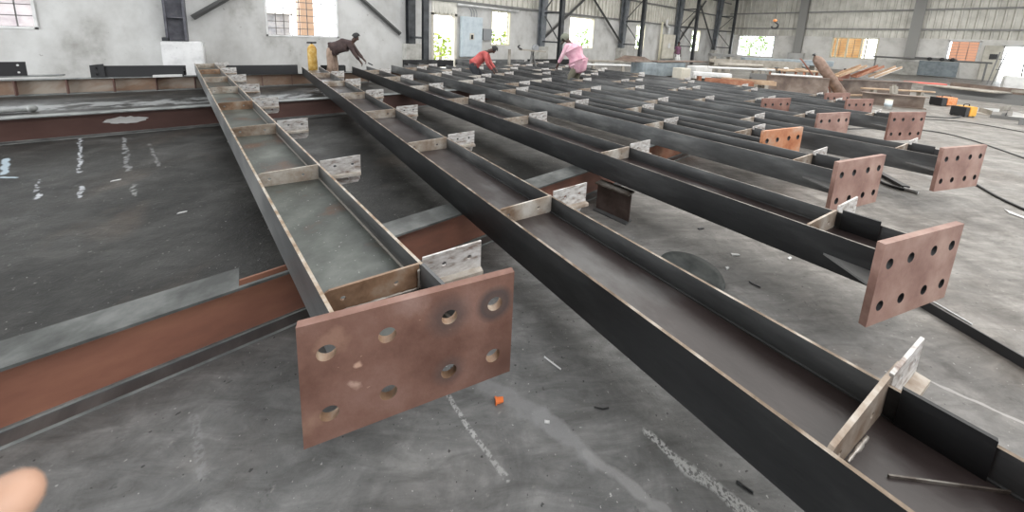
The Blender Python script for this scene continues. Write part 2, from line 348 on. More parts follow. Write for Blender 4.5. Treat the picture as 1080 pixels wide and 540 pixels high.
# ------------------------------------------------------------------ setting
def wall_cells(bm, axis, pos, th, u0, u1, z0, z1, openings):
    us = sorted({u0, u1, *[o[0] for o in openings], *[o[1] for o in openings]}); zs = sorted({z0, z1, *[o[2] for o in openings], *[o[3] for o in openings]})
    for a, b in zip(us, us[1:]):
        for c, d in zip(zs, zs[1:]):
            mu, mz = (a+b)/2, (c+d)/2
            if any(o[0] < mu < o[1] and o[2] < mz < o[3] for o in openings): continue
            if axis == 'y': box(bm, (a, pos, c), (b, pos+th, d))
            else: box(bm, (pos, a, c), (pos+th, b, d))
    bmesh.ops.remove_doubles(bm, verts=bm.verts, dist=1e-5)
YW, XE = 14.0, 40.0
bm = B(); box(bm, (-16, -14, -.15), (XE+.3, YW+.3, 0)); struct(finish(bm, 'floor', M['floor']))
bm = B(); box(bm, (-30, YW+.3, -.2), (70, 40, -.05)); box(bm, (XE+.3, -30, -.2), (70, YW+.3, -.05)); struct(finish(bm, 'ground_outside', M['ground_out']))
WIN = [  # x0, x1, z0, z1 in the long wall
    (-5.6, -4.05, 1.28, 2.75), (.56, 2.75, 1.27, 2.75), (9.7, 10.9, 1.12, 2.85), (15.45, 17.8, 1.04, 2.95), (22.75, 23.95, 1.05, 2.85), (31.9, 33.6, .95, 2.9)]
DOOR1 = (6.55, 7.68, 0.0, 2.45)
bm = B(); wall_cells(bm, 'y', YW, .22, -16, 5.75, 0, 7.6, [WIN[0], WIN[1]]); wall_cells(bm, 'y', YW, .22, 5.75, XE, 0, 3.02, WIN[2:]+[DOOR1])
struct(finish(bm, 'wall_back', M['wall']))
EWIN = [(9.75, 12.85, .66, 2.72), (2.95, 5.72, .98, 2.72), (-1.9, -.45, 1.15, 2.66)]
DOOR2 = (-6.0, -2.75, 0, 2.35)
bm = B(); wall_cells(bm, 'x', XE, .22, -14, YW, 0, 2.76, EWIN+[DOOR2]); struct(finish(bm, 'wall_end', M['wall_pale']))
bm = B(); box(bm, (-16.2, -14, 0), (-16, YW, 7.6)); struct(finish(bm, 'wall_left', M['wall']))
bm = B(); wall_cells(bm, 'y', -14.2, .2, -16, XE, 0, 7.6, [(2, 9, 0, 4.2), (15, 24, 0, 4.2), (29, 35, 1, 4)]); struct(finish(bm, 'wall_front', M['wall']))
bm = B(); box(bm, (-16.2, -14, 7.6), (XE+.3, YW+.3, 7.7)); struct(finish(bm, 'ceiling', M['roof']))
def corrug(bm, axis, pos, u0, u1, z0, z1, pitch=.36, dep=.035):
    prof = []; u = u0
    while u < u1-.01:
        prof += [(u, 0), (u+pitch*.62, 0), (u+pitch*.70, dep), (u+pitch*.92, dep)]; u += pitch
    prof.append((u1, 0)); prof = [(min(a, u1), b) for a, b in prof]
    for (a, da), (b, db) in zip(prof, prof[1:]):
        if b-a < 1e-4: continue
        P = [(a, da), (b, db)]
        if axis == 'y': c = [(P[0][0], pos-P[0][1], z0), (P[1][0], pos-P[1][1], z0), (P[1][0], pos-P[1][1], z1), (P[0][0], pos-P[0][1], z1)]
        else: c = [(pos-P[0][1], P[0][0], z0), (pos-P[1][1], P[1][0], z0), (pos-P[1][1], P[1][0], z1), (pos-P[0][1], P[0][0], z1)]
        bm.faces.new([bm.verts.new(v) for v in c])
    bmesh.ops.remove_doubles(bm, verts=bm.verts, dist=1e-5)
    g = bmesh.ops.extrude_face_region(bm, geom=bm.faces[:])
    off = Vector((0, .01, 0)) if axis == 'y' else Vector((.01, 0, 0))
    for v in g['geom']:
        if isinstance(v, bmesh.types.BMVert): v.co += off
bm = B(); corrug(bm, 'y', YW+.1, 5.75, XE+.2, 3.02, 7.6, .36, .10); corrug(bm, 'y', YW-.02, 6.5, 7.75, 2.45, 3.02, .2, .02); struct(finish(bm, 'trim_1', M['clad']))
bm = B(); corrug(bm, 'x', XE+.1, -14, YW+.2, 2.76, 7.6, .36, .11); struct(finish(bm, 'trim_2', M['clad']))
bm = B()
for z in (3.08, 4.5, 5.9): box(bm, (5.75, YW-.10, z-.05), (XE-.02, YW-.005, z+.05))
struct(finish(bm, 'trim_3', M['girt']))
bm = B()
for z in (3.42, 4.87, 6.3): box(bm, (XE-.14, -14, z-.06), (XE+.02, YW-.12, z+.06))
struct(finish(bm, 'trim_4', M['girt_pale']))

def grill(bm, u0, u1, z0, z1, axis, pos, du, dz, r=.012):
    k = max(1, round((u1-u0)/du)); kz = max(1, round((z1-z0)/dz))
    for i in range(k+1):
        u = u0+(u1-u0)*i/k
        (box(bm, (u-r, pos-r, z0), (u+r, pos+r, z1)) if axis == 'y' else box(bm, (pos-r, u-r, z0), (pos+r, u+r, z1)))
    for j in range(kz+1):
        z = z0+(z1-z0)*j/kz
        (box(bm, (u0, pos-r, z-r), (u1, pos+r, z+r)) if axis == 'y' else box(bm, (pos-r, u0, z-r), (pos+r, u1, z+r)))
M['grill'] = plain('painted_grill', (.12, .11, .11), .5)
M['frame_cream'] = plain('cream_frame', (.72, .68, .52), .6)
for i, (a, b, c, d) in enumerate(WIN):
    bm = B()
    for q in ((a, YW-.02, c, b, YW+.24, c+.05), (a, YW-.02, d-.05, b, YW+.24, d), (a, YW-.02, c, a+.05, YW+.24, d), (b-.05, YW-.02, c, b, YW+.24, d)):
        box(bm, q[:3], q[3:])
    fr = struct(finish(bm, 'window_%d' % (i+1), M['white'] if i < 2 else M['frame_cream']))
    if i in (0, 1, 2):
        bm = B(); grill(bm, a+.05, b-.05, c+.05, d-.05, 'y', YW+.14, (.24 if i else .3), (.24 if i else .3), .012); finish(bm, 'grill', M['grill'], fr)
for i, (a, b, c, d) in enumerate(EWIN):
    bm = B()
    for q in ((XE-.03, a, c, XE+.24, b, c+.07), (XE-.03, a, d-.07, XE+.24, b, d), (XE-.03, a, c, XE+.24, a+.09, d), (XE-.03, b-.09, c, XE+.24, b, d)):
        box(bm, q[:3], q[3:])
    fr = struct(finish(bm, 'window_%d' % (i+7), M['frame_cream'] if i == 1 else M['white']))
    if i == 1:
        bm = B()
        for u in (3.62, 3.9, 4.75, 5.4): box(bm, (XE+.05, u-.05, c), (XE+.15, u+.05, d))
        finish(bm, 'mullion', M['frame_cream'], fr)
    if i:
        bm = B(); grill(bm, a+.09, b-.09, c+.07, d-.07, 'x', XE+.15, .45, .2, .014); finish(bm, 'grill', M['grill'], fr)
bm = B()
for q in ((6.47, YW-.04, 0, 6.6, YW+.26, 2.5), (7.63, YW-.04, 0, 7.76, YW+.26, 2.5), (6.47, YW-.04, 2.41, 7.76, YW+.26, 2.52)): box(bm, q[:3], q[3:])
struct(finish(bm, 'door_1', M['cream']))
bm = B()
for q in ((XE-.05, -6.1, 0, XE+.27, -5.95, 2.4), (XE-.05, -2.85, 0, XE+.27, -2.7, 2.4), (XE-.05, -6.1, 2.3, XE+.27, -2.7, 2.45)): box(bm, q[:3], q[3:])
struct(finish(bm, 'door_2', M['white']))
bm = B(); box(bm, (XE-.4, -2.75, 0), (XE-.02, -1.15+.0-.9, 2.36)); struct(finish(bm, 'trim_5', M['cream']))

# ------------------------------------------------------------------ steel columns of the hall
COLX = [(-1.55, 'white concrete pier with a grey violet column at the left, beside the empty wall'), (5.45, 'dark braced steel column on a grey pier left of the open doorway'),
        (12.95, 'braced steel column on a pier left of the worker in pink'), (20.7, 'braced steel column right of the worker in pink'), (28.6, 'braced steel column beside the beige panel door'), (36.6, 'last braced steel column before the corner of the hall')]
for i, (x, lab) in enumerate(COLX):
    t = empty('steel_column', (x, YW-.45, 0), lab, 'column', 'steel columns along the long wall')
    bm = B()
    if i == 0:
        box(bm, (-.34, -.02, 0), (.54, .44, 1.06)); bmesh.ops.bevel(bm, geom=bm.edges[:], offset=.03, segments=2, affect='EDGES')
        finish(bm, 'pier', M['pier'], t)
        bm = B()
        box(bm, (-.22, -.0, 1.06), (-.17, .36, 7.5)); box(bm, (.17, .0, 1.06), (.22, .36, 7.5)); box(bm, (-.17, .14, 1.06), (.17, .2, 7.5)); box(bm, (-.17, .02, 1.72), (.17, .3, 1.75))
        finish(bm, 'shaft', M['col_purple'], t)
        bm = B(); box(bm, (-.30, -.02, 1.06), (-.17, .40, 1.16)); box(bm, (-.13, -.02, 1.062), (.24, .05, 1.085)); finish(bm, 'base_bracket', M['col_dark'], t)
        continue
    box(bm, (-.28, .02, 0), (.42, .44, 1.12)); finish(bm, 'pier', M['pier_old'], t)
    bm = B(); wd = .30; tp = .55 if i > 1 else .34
    def shaft(bm, x0, x1, X0, X1, y0, y1, z0, z1):
        vs = [bm.verts.new(p) for p in ((x0, y0, z0), (x1, y0, z0), (x1, y1, z0), (x0, y1, z0), (X0, y0-(.25 if i > 1 else 0), z1), (X1, y0-(.25 if i > 1 else 0), z1), (X1, y1, z1), (X0, y1, z1))]
        for q in ((0, 1, 2, 3), (7, 6, 5, 4), (0, 4, 5, 1), (1, 5, 6, 2), (2, 6, 7, 3), (3, 7, 4, 0)): bm.faces.new([vs[k] for k in q])
    # H section with faces front and back, tapering out to the top
    shaft(bm, -.15, .15, -.17, .17, .06, .08, 1.12, 7.5); shaft(bm, -.15, .15, -.17, .17, .36, .38, 1.12, 7.5); shaft(bm, -.01, .01, -.01, .01, .08, .36, 1.12, 7.5)
    finish(bm, 'shaft', M['col_dark'] if i == 1 else M['col_blue'], t)
    fy = -1.25
    bm = B(); box(bm, (-.11, fy-.1, 0), (.11, fy-.085, 7.5)); box(bm, (-.11, fy+.085, 0), (.11, fy+.1, 7.5)); box(bm, (-.008, fy-.085, 0), (.008, fy+.085, 7.5)); box(bm, (-.16, fy-.15, 0), (.16, fy+.15, .02))
    finish(bm, 'front_post', M['col_dark'], t)
    for z in (1.4, 2.95, 4.4):
        bm = B(); box(bm, (-.05, fy+.1, z-.04), (.05, .06, z+.04)); finish(bm, 'tie', M['col_dark'], t)
    if i > 1:
        for z0, z1 in ((1.45, 2.85), (4.35, 3.05)):
            bm = B(); bar(bm, (.0, fy+.1, z0), (.0, .06, z1), .05, .05); finish(bm, 'diagonal', M['brace'], t)
for j, (y, lab) in enumerate(((7.9, 'pale steel post on the end wall above the leaning gas cylinder'), (1.2, 'pale steel post on the end wall near the right edge'))):
    t = empty('wall_post', (XE-.35, y, 0), lab, 'column', 'posts of the end wall')
    bm = B(); z0 = 1.2
    box(bm, (-.2, -.28, z0), (-.17, .28, 7.5)); box(bm, (.14, -.28, z0), (.17, .28, 7.5)); box(bm, (-.17, -.015, z0), (.14, .015, 7.5)); finish(bm, 'shaft', M['girt_pale'], t)
    bm = B(); box(bm, (-.4, -.55, 0), (.2, .55, 1.2 if j == 0 else 1.0)); finish(bm, 'pier', M['pier_old'] if j else M['wall'], t)
BR = [((-1.2, 1.75), (.9, 3.4), 'grey diagonal brace rising right from the white pier column'), ((5.3, 1.5), (1.9, 4.2), 'grey diagonal brace rising left from the dark column before the doorway'),
      ((13.2, 1.55), (17.4, 4.7), 'grey diagonal brace rising right above the worker in pink'), ((20.5, 1.5), (16.6, 4.6), 'grey diagonal brace falling right past the window behind the worker in pink'),
      ((28.9, 1.5), (33.6, 5.6), 'grey diagonal brace rising right from the column by the beige panel'), ((36.4, 1.2), (31.7, 5.5), 'grey diagonal brace falling right to the corner column')]
for (a, za), (b, zb), lab in BR:
    bm = B(); yb = YW-.13-(.16 if b < a and a > 6 else 0); a += (-.25 if 5 < a < 6 else 0)
    bar(bm, (a, yb, za), (b, yb, zb), .02, .16); bar(bm, (a, yb-.05, za), (b, yb-.05, zb), .09, .02)
    tag(finish(bm, 'diagonal_brace', M['brace']), lab, 'brace', 'diagonal braces along the long wall')

# ------------------------------------------------------------------ rafters lying on their sides
ZB, ZT, ZW, TF, BW = .33, .55, .44, .014, .41      # flange bottom and top, web height, thickness, depth
PZ0, PZ1, PT = .205, .67, .03                      # end plate bottom, top, thickness
HU = (.08, .268, .487, .668)
def make_rafter(label, xl0, s, tl, ang, y_end, styles, stiffs, first=.37, gusset=True, tab=True, lod=14, n_st=7, rust_first=False, weld=False, rib=False, plate=True, holes2=True, bw=BW):
    """xl0: x of the left flange's outer face at y=0, s: its drift dx/dy; tl: front top-left corner of the end plate; ang: plate angle"""
    pl, webm, flm, edgem, = styles
    ca, sa = math.cos(ang), math.sin(ang)
    root = empty('roof_rafter', (tl[0], tl[1], 0), label, 'steel beam', 'fabricated steel rafters lying on supports')
    ox, oy = tl
    back = lambda u: (u*ca - PT*sa*0, u*sa)                # plate front line from the origin
    def xl(y): return xl0 + s*y
    # intersection of a flange line x = xl(y)+off with the plate's back line
    def hit(off, extra=PT):
        # plate back line: P(u) = tl + u*(ca,sa) + extra*(-sa,ca)
        px_, py_ = tl[0]-extra*sa, tl[1]+extra*ca
        # xl0+off+s*y = px_+u*ca ; y = py_+u*sa
        u = (xl0+off+s*py_-px_)/(ca-s*sa); return py_+u*sa
    def W(x, y): return (x-ox, y-oy)
    def strip(off0, off1, z0, z1, name, mats, y1=None, top=0, y0s=None):
        a0, a1 = (hit(off0), hit(off1)) if y0s is None else y0s
        ye = y_end if y1 is None else y1
        bm = B(); prism(bm, [W(xl(a0)+off0, a0), W(xl(a1)+off1, a1), W(xl(ye)+off1, ye), W(xl(ye)+off0, ye)], z0, z1, top)
        return finish(bm, name, mats, root)
    strip(0, TF, ZB, ZT, 'flange', [flm, edgem], top=1)
    strip(bw-TF, bw, ZB, ZT, 'flange', [M['mill_mid'] if flm is M['mill'] else M['mill_light'], edgem], top=1)  # right flange paler: barer steel, plus window light put into its colour
    strip(TF, bw-TF, ZW-.005, ZW+.005, 'web', webm)
    if plate:
        bm = B()
        holes = [(u, z, .03) for u in HU for z in (.55, .312)]
        holed(bm, [(0, PZ0), (.747, PZ0), (.747, PZ1), (0, PZ1)], holes, PT, lambda u, v, w: Vector((u*ca-w*sa, u*sa+w*ca, v)), lod, 0, 1)
        finish(bm, 'end_plate', [pl, M['dark'] if pl is not M['plate_near'] else M['stiff_rust']], root)  # hole walls darkened to stand in for shade inside the beams
    # stiffeners and purlin cleats
    for k in range(n_st):
        yl = hit(0)+first+1.5*k if k else hit(0)+first
        if yl > y_end-.1: break
        sa2 = math.tan(-.17 if k else -.2)
        xa, xb = TF, bw-TF
        pa, pb = (xl(yl)+xa, yl), (xl(yl)+xb, yl+(xb-xa)*sa2)
        d = Vector((pb[0]-pa[0], pb[1]-pa[1], 0)); L = d.length; d.normalize(); nn = Vector((-d.y, d.x, 0))
        org = Vector((*W(*pa), 0))
        bm = B()
        holed(bm, [(0, ZW+.005), (L, ZW+.005), (L, ZT+(.035 if k == 0 and rib else .012)), (.02, ZT-.002), (0, ZT-.014)], [(.07, .497, .011), (L-.10, .497, .011)] if lod > 8 else [], .012,
              lambda u, v, w: org+d*u+nn*w+Vector((0, 0, v)), 10)
        finish(bm, 'stiffener', M['stiff_rust'] if (k % 3 == 0 and rust_first) else M['stiff'], root)
        # cleat outside the right flange: holed upper plate, ledge, shorter lower plate
        pc = (xl(yl)+bw, yl+bw*sa2); oc = Vector((*W(*pc), 0)); zt = .60
        bm = B()
        fr = lambda u, v, w: oc+d*u+nn*w+Vector((0, 0, v))
        cl_l = .285
        holed(bm, [(0, .462), (cl_l, .462), (cl_l, zt), (0, zt-.012)], [(.10, .53, .012), (.225, .53, .012)] if lod > 8 else [], .01, fr, 8)
        c = finish(bm, 'cleat', M['cleat'], root)
        bm = B()
        mt = Matrix(((d.x, nn.x, 0, oc.x), (d.y, nn.y, 0, oc.y), (0, 0, 1, 0), (0, 0, 0, 1)))
        box(bm, (.0, -.035, .440), (cl_l, .045, .462), 0, mt)
        bm2 = finish(bm, 'ledge', M['stiff'], c)
        bm = B()
        holed(bm, [(.0, .35), (cl_l-.02, .36), (cl_l-.005, .385), (cl_l, .447), (0, .447)], [(.10, .41, .012), (.2, .41, .012)] if lod > 8 else [], .01, lambda u, v, w: fr(u, v, w+.035), 8)
        finish(bm, 'lower_plate', M['cleat'], c)
        if tab and k == 0:
            y0t = yl+bw*sa2-.02
            bm = B(); t0 = y0t-.17
            prism(bm, [W(xl(t0)+bw-.03, t0), W(xl(t0)+bw-.015, t0), W(xl(y0t)+bw-.015, y0t), W(xl(y0t)+bw-.03, y0t)], ZW+.005, ZT+.028)
            finish(bm, 'packer_plate', flm, root)
    if gusset:
        a = hit(0)
        for side in (-1, 1):
            off = 0 if side < 0 else bw
            h0 = hit(off)
            bm = B()
            tip = .15 if side < 0 else .14
            px_, py_ = tl[0]-PT*sa, tl[1]+PT*ca
            ue = .02 if side < 0 else .725
            prism(bm, [W(xl(h0)+off, h0), W(px_+ue*ca, py_+ue*sa), W(xl(h0+.26)+off, h0+.26)], ZW-.03, ZW-.018, 0)
            finish(bm, 'gusset', M['girt'], root)
    if weld:
        bm = B(); yl = hit(0)+first; rr = random.Random(4)
        pts = [Vector((*W(xl(yl)+TF+.012+.0115*q, yl-.010+(.0115*q)*math.tan(-.2)), ZW+.007)) for q in range(31)]+[Vector((*W(xl(yl)+bw-TF-.007, yl+bw*math.tan(-.2)-.006), ZW+.012+.0115*q)) for q in range(9)]
        tube(bm, pts if not rib else pts[9:22], [rr.uniform(.003, .007) for _ in (pts if not rib else pts[9:22])], 6)
        finish(bm, 'weld_bead', M['weld'], root, True)
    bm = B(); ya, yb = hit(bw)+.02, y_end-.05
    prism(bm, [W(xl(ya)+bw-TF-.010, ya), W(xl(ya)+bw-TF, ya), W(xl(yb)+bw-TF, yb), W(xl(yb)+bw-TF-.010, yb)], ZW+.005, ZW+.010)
    finish(bm, 'seam_strip', M['weld'] if flm is M['mill_light'] else M['mill_mid'], root)  # pale strip along the web corner paints in a bright line of light
    if rib:
        bm = B(); bar(bm, Vector((*W(1.31, -.093), ZW+.010)), Vector((*W(1.53, -.30), ZW+.010)), .004, .009); finish(bm, 'rib', M['edge_dark'], root)
    return root
R_ = math.radians
rp, rk, ro = M['rust_plate'], M['rust_plate_pink'], M['rust_plate_orange']
mill, ml, wg, wb = M['mill'], M['mill_light'], M['web_grey'], M['web_brown']
ed, e2 = M['edge'], M['edge_dark']
RAFTERS = [
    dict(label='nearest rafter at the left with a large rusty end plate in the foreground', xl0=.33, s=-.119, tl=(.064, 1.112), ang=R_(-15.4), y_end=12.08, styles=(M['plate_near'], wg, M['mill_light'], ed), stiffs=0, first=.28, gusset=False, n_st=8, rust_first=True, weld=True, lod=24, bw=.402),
    dict(label='dark rafter crossing the middle and running out of the lower right corner', xl0=1.135, s=.001, tl=(1.0, -.34), ang=R_(-18), y_end=10.6, styles=(rk, wb, mill, M['edge_mid']), stiffs=0, first=.365, n_st=8, weld=True, rib=True, lod=14, bw=.415),
    dict(label='dark rafter whose pinkish holed end plate stands alone right of centre above the cable', xl0=2.59, s=-.022, tl=(2.396, .012), ang=R_(-20), y_end=10.4, styles=(rk, wb, mill, e2), stiffs=0, first=.35, n_st=7, lod=18),
    dict(label='dark rafter with a pink end plate above the scissor clamp on the floor', xl0=4.04, s=-.046, tl=(3.845, .365), ang=R_(-17.4), y_end=10.6, styles=(rk, wb, M['mill_mid'], e2), stiffs=0, first=.35, n_st=7, lod=14),
    dict(label='rafter with the bright orange rust end plate half hidden behind its neighbour', xl0=4.70, s=-.04, tl=(4.495, 1.059), ang=R_(-16), y_end=11.0, styles=(ro, wb, M['mill_mid'], e2), stiffs=0, first=.35, n_st=7, lod=12),
    dict(label='dark rafter with the rightmost end plate, beside the black hose on the floor', xl0=5.61, s=-.035, tl=(5.458, -.199), ang=R_(-23), y_end=10.2, styles=(rk, wb, M['mill_mid'], e2), stiffs=0, first=.35, n_st=7, lod=12),
    dict(label='dark rafter with a brown end plate right behind the orange rust plate', xl0=6.74, s=-.035, tl=(6.54, .926), ang=R_(-20), y_end=11.0, styles=(rk, wb, M['mill_mid'], e2), stiffs=0, first=.35, n_st=7, lod=10),
    dict(label='dark rafter with the short brown end plate farthest to the left', xl0=7.56, s=-.03, tl=(7.38, 1.83), ang=R_(-20), y_end=11.6, styles=(rp, wb, M['mill_mid'], e2), stiffs=0, first=.35, n_st=7, lod=10),
    dict(label='dark rafter with a brown end plate just left of the floor cable loops', xl0=8.12, s=-.03, tl=(7.945, .284), ang=R_(-27), y_end=10.6, styles=(rp, wb, M['mill_mid'], e2), stiffs=0, first=.35, n_st=7, lod=10),
    dict(label='dark rafter with a brown end plate right below the leaning gas cylinder', xl0=9.35, s=-.03, tl=(9.15, .93), ang=R_(-24), y_end=11.0, styles=(rp, wb, M['mill_mid'], e2), stiffs=0, first=.35, n_st=7, lod=8),
    dict(label='farthest dark rafter, its end plate showing left of the one below the gas cylinder', xl0=10.1, s=-.03, tl=(9.9, 1.35), ang=R_(-24), y_end=11.3, styles=(rp, wb, M['mill_mid'], e2), stiffs=0, first=.35, n_st=7, lod=8),
]
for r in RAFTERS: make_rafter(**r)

# ------------------------------------------------------------------ transverse supports
def i_section(name, label, p, q, h, bf, webm, flm, tw=.012, tf=.014, z0=0.0, stiff=None, gap=None, group='rusty steel supports under the rafters', edgem=None, cat='steel beam'):
    """upright I beam from p to q (ground points of its centre line)"""
    p, q = Vector((*p, 0)), Vector((*q, 0)); d = q-p; L = d.length
    rz = math.atan2(d.y, d.x)
    root = empty(name, (p.x, p.y, z0), label, cat, group, rz)
    bm = B(); box(bm, (0, -tw/2, tf), (L, tw/2, h-tf)); finish(bm, 'web', webm, root)
    bm = B(); fs = box(bm, (0, -bf/2, 0), (L, bf/2, tf)); fs[2].material_index = 1; finish(bm, 'flange', [M['mill_light'], M['support_flange']], root)
    bm = B(); box(bm, (0, -tw/2-.012, tf), (L, -tw/2, tf+.010)); finish(bm, 'seam_strip', M['support_flange'], root)
    bm = B()
    if gap:
        for a, b in gap: box(bm, (a, -bf/2, h-tf), (b, bf/2, h))
        a = 0
        for (g0, g1) in zip(gap[:-1], gap[1:]): box(bm, (g0[1], -bf/2, h-tf), (g1[0], -bf/2+.018, h))
    else: box(bm, (0, -bf/2, h-tf), (L, bf/2, h))
    finish(bm, 'flange', flm, root)
    if stiff:
        x = stiff[0]
        while x < L:
            bm = B(); box(bm, (x, -bf/2+.002, tf), (x+.016, -tw/2, h-tf)); finish(bm, 'stiffener', M['rust_dark'], root); x += stiff[1]
    return root
i_section('steel_support', 'long rusty brown support lying across the floor in the left foreground', (-5.2, 2.02), (3.35, 2.03), ZB, .18, M['rust_web'], M['support_dark'], gap=[(0, 5.095), (5.42, 8.55)])
i_section('steel_support', 'rusty orange support crossing beneath the rafters right of the stub stool', (3.75, 2.1), (12.2, 2.0), ZB, .18, M['redlead'], M['support_flange'])
i_section('steel_support', 'dark red oxide support across the middle with a white scuff on its web', (-6.0, 7.28), (12.6, 6.3), ZB, .18, M['rust_dark'], M['support_flange'])
i_section('steel_support', 'pale rusty support with evenly spaced stiffener plates along the back', (-6.0, 11.50), (12.6, 10.2), ZB, .18, M['rust_pale'], M['support_flange'], stiff=(.35, .66))
# white scuff on the red oxide web: chalky paint with its own ragged outline
bm = B(); pts = []
for k in range(28):
    a = 2*math.pi*k/28; pts.append((.23*math.cos(a)*(1+random.uniform(-.18, .12)), .05*math.sin(a)*(1+random.uniform(-.3, .2))))
vs = [bm.verts.new((u, -.004, v)) for u, v in pts]; bm.faces.new(vs); vb = [bm.verts.new((u, 0, v)) for u, v in pts]
for k in range(28): bm.faces.new((vs[k], vs[(k+1) % 28], vb[(k+1) % 28], vb[k]))
sc = finish(bm, 'paint_scuff', M['white'])
sup = [o for o in COL.objects if o.get('label', '').startswith('dark red oxide')][0]
sc.parent = sup; sc.location = (4.59, -.006, .19)
# stub stool under the third rafter
i_section('steel_stool', 'short upright I section stool of dark brown steel under a rafter', (2.575, 1.47), (2.54, 1.80), .285, .11, M['stool_brown'], M['edge_dark'], group=None, cat='stool')

# dark bars and beams at the far ends of the rafters
def h_flat(label, p, q, h, dpt, mat, z0, name='steel_bar', holes=None, group='dark beams laid across the far rafter ends'):
    p, q = Vector((*p, 0)), Vector((*q, 0)); d = q-p; L = d.length
    root = empty(name, (p.x, p.y, z0), label, 'steel beam', group, math.atan2(d.y, d.x))
    bm = B(); box(bm, (0, 0, 0), (L, .012, h)); finish(bm, 'flange', mat, root)
    bm = B(); box(bm, (0, dpt-.012, 0), (L, dpt, h)); finish(bm, 'flange', mat, root)
    bm = B(); box(bm, (0, .012, h/2-.006), (L, dpt-.012, h/2+.006)); finish(bm, 'web', mat, root)
    return root
bar1 = h_flat('dark grey bar with small holed end plate lying on the pale support at left', (-2.62, 11.30), (-1.22, 11.10), .24, .2, M['dark'], ZB)
bm = B(); holed(bm, [(-.07, .002), (.14, .002), (.14, .30), (-.07, .27)], [(.035, .2, .03), (.035, .07, .03)], .012, lambda u, v, w: Vector((u, -.014+w, v)), 10)
finish(bm, 'end_plate', M['dark'], bar1)
h_flat('dark grey bar between the two leftmost rafters behind the pale support', (-.44, 11.02), (1.08, 10.9), .23, .2, M['dark'], ZB)
h_flat('dark grey beam across the back right of the brown clad worker', (1.66, 10.95), (2.3, 10.9), .2, .2, M['mill'], ZB)
h_flat('long dark beam across the back left of the worker in red', (4.35, 11.6), (6.2, 11.4), .26, .22, M['mill'], ZB+.02)
h_flat('long grey beam across the back right of the worker in red', (6.5, 11.65), (9.6, 11.2), .26, .22, M['mill_light'], ZB+.02)
h_flat('short dark beam across the back below the worker in pink', (10.2, 11.5), (13.5, 11.2), .26, .22, M['mill'], ZB)
bm = B(); box(bm, (-1.72, 10.99, ZB+.0), (-1.24, 11.07, ZB+.05)); tag(finish(bm, 'white_bar', M['white']), 'short white painted bar in front of the dark bar beneath the white pier', 'bar')
t = empty('steel_bar', (-5.2, 11.76, .36), 'dark beam end with a four hole plate at the left edge of the view', 'steel beam')
bm = B(); holed(bm, [(1.0, 0), (1.55, 0), (1.55, .29), (1.0, .29)], [(1.18, .22, .022), (1.45, .22, .022), (1.45, .07, .022), (1.18, .07, .022)], .02, lambda u, v, w: Vector((u, w, v)), 10); finish(bm, 'end_plate', M['dark'], t)
bm = B(); box(bm, (-.6, .03, .02), (1.08, .05, .27)); box(bm, (-.6, .022, .2), (1.08, .12, .22)); finish(bm, 'web', M['dark'], t)
bm = B(); box(bm, (-.6, -.02, -.03), (2.0, .16, -.002)); finish(bm, 'base_rail', M['support_flange'], t)

# pipe on the floor at far left
bm = B(); tube(bm, [(-6.2, 9.25, .04), (-2.95, 9.3, .04)], .03, 10); o = finish(bm, 'pipe', M['support_flange']); tag(o, 'grey pipe with round end on the floor behind the dark red support', 'pipe')
bm = B(); bmesh.ops.create_uvsphere(bm, u_segments=12, v_segments=8, radius=.06, matrix=Matrix.Translation((-2.90, 9.3, .06))); finish(bm, 'end_knob', M['support_flange'], o, True)

# ------------------------------------------------------------------ small things on the near floor
bm = B()
for r0, r1, z0, z1 in ((0, .10, .012, .014), (.10, .13, .014, .024), (.13, .17, .024, .018), (.17, .20, .018, .030), (.20, .212, .030, .004)):
    n = 40
    A = [bm.verts.new((max(r0, .001)*math.cos(2*math.pi*k/n), max(r0, .001)*math.sin(2*math.pi*k/n), z0)) for k in range(n)]
    Bv = [bm.verts.new((r1*math.cos(2*math.pi*k/n), r1*math.sin(2*math.pi*k/n), z1)) for k in range(n)]
    for k in range(n): bm.faces.new((A[k], A[(k+1) % n], Bv[(k+1) % n], Bv[k]))
bmesh.ops.remove_doubles(bm, verts=bm.verts, dist=.0015)
tag(finish(bm, 'steel_disc', M['disc'], None, True, (2.36, .845, 0)), 'round dark steel disc lying on the floor right of the crossing rafter', 'disc')
t = empty('bottle_cap', (.775, .965, .0), 'small orange plastic cap lying on the floor beside the big end plate', 'cap', None, 2.7)
bm = B(); tube(bm, [(-.018, 0, .013), (.012, 0, .013), (.0121, 0, .013), (.018, 0, .013)], [.010, .013, .016, .016], 14); finish(bm, 'cap_body', M['orange_cap'], t)
bm = B(); tube(bm, [(.0181, 0, .013), (.019, 0, .013)], [.0105, .0105], 12); finish(bm, 'cap_mouth', M['black'], t)
def rod(name, pts, r, mat, label, cat='debris', group=None):
    bm = B(); tube(bm, pts, r, 6); return tag(finish(bm, name, mat), label, cat, group)
rod('metal_pin', [(1.325, .222, .004), (1.338, .172, .004)], .004, M['black'], 'black steel pin on the floor close to the crossing rafter at bottom')
rod('wire_scrap', [(1.10, .70, .003), (1.125, .672, .003), (1.15, .66, .003)], .003, M['black'], 'bent dark wire scrap on the floor left of the crossing rafter')
rod('metal_shard', [(1.085, 1.0, .003), (1.105, .905, .003)], .004, M['white'], 'thin shiny strip on the floor against the crossing rafter')
rod('paper_scrap', [(.885, .79, .003), (.90, .775, .003)], .006, M['white'], 'small white scrap on the floor right of the orange cap')
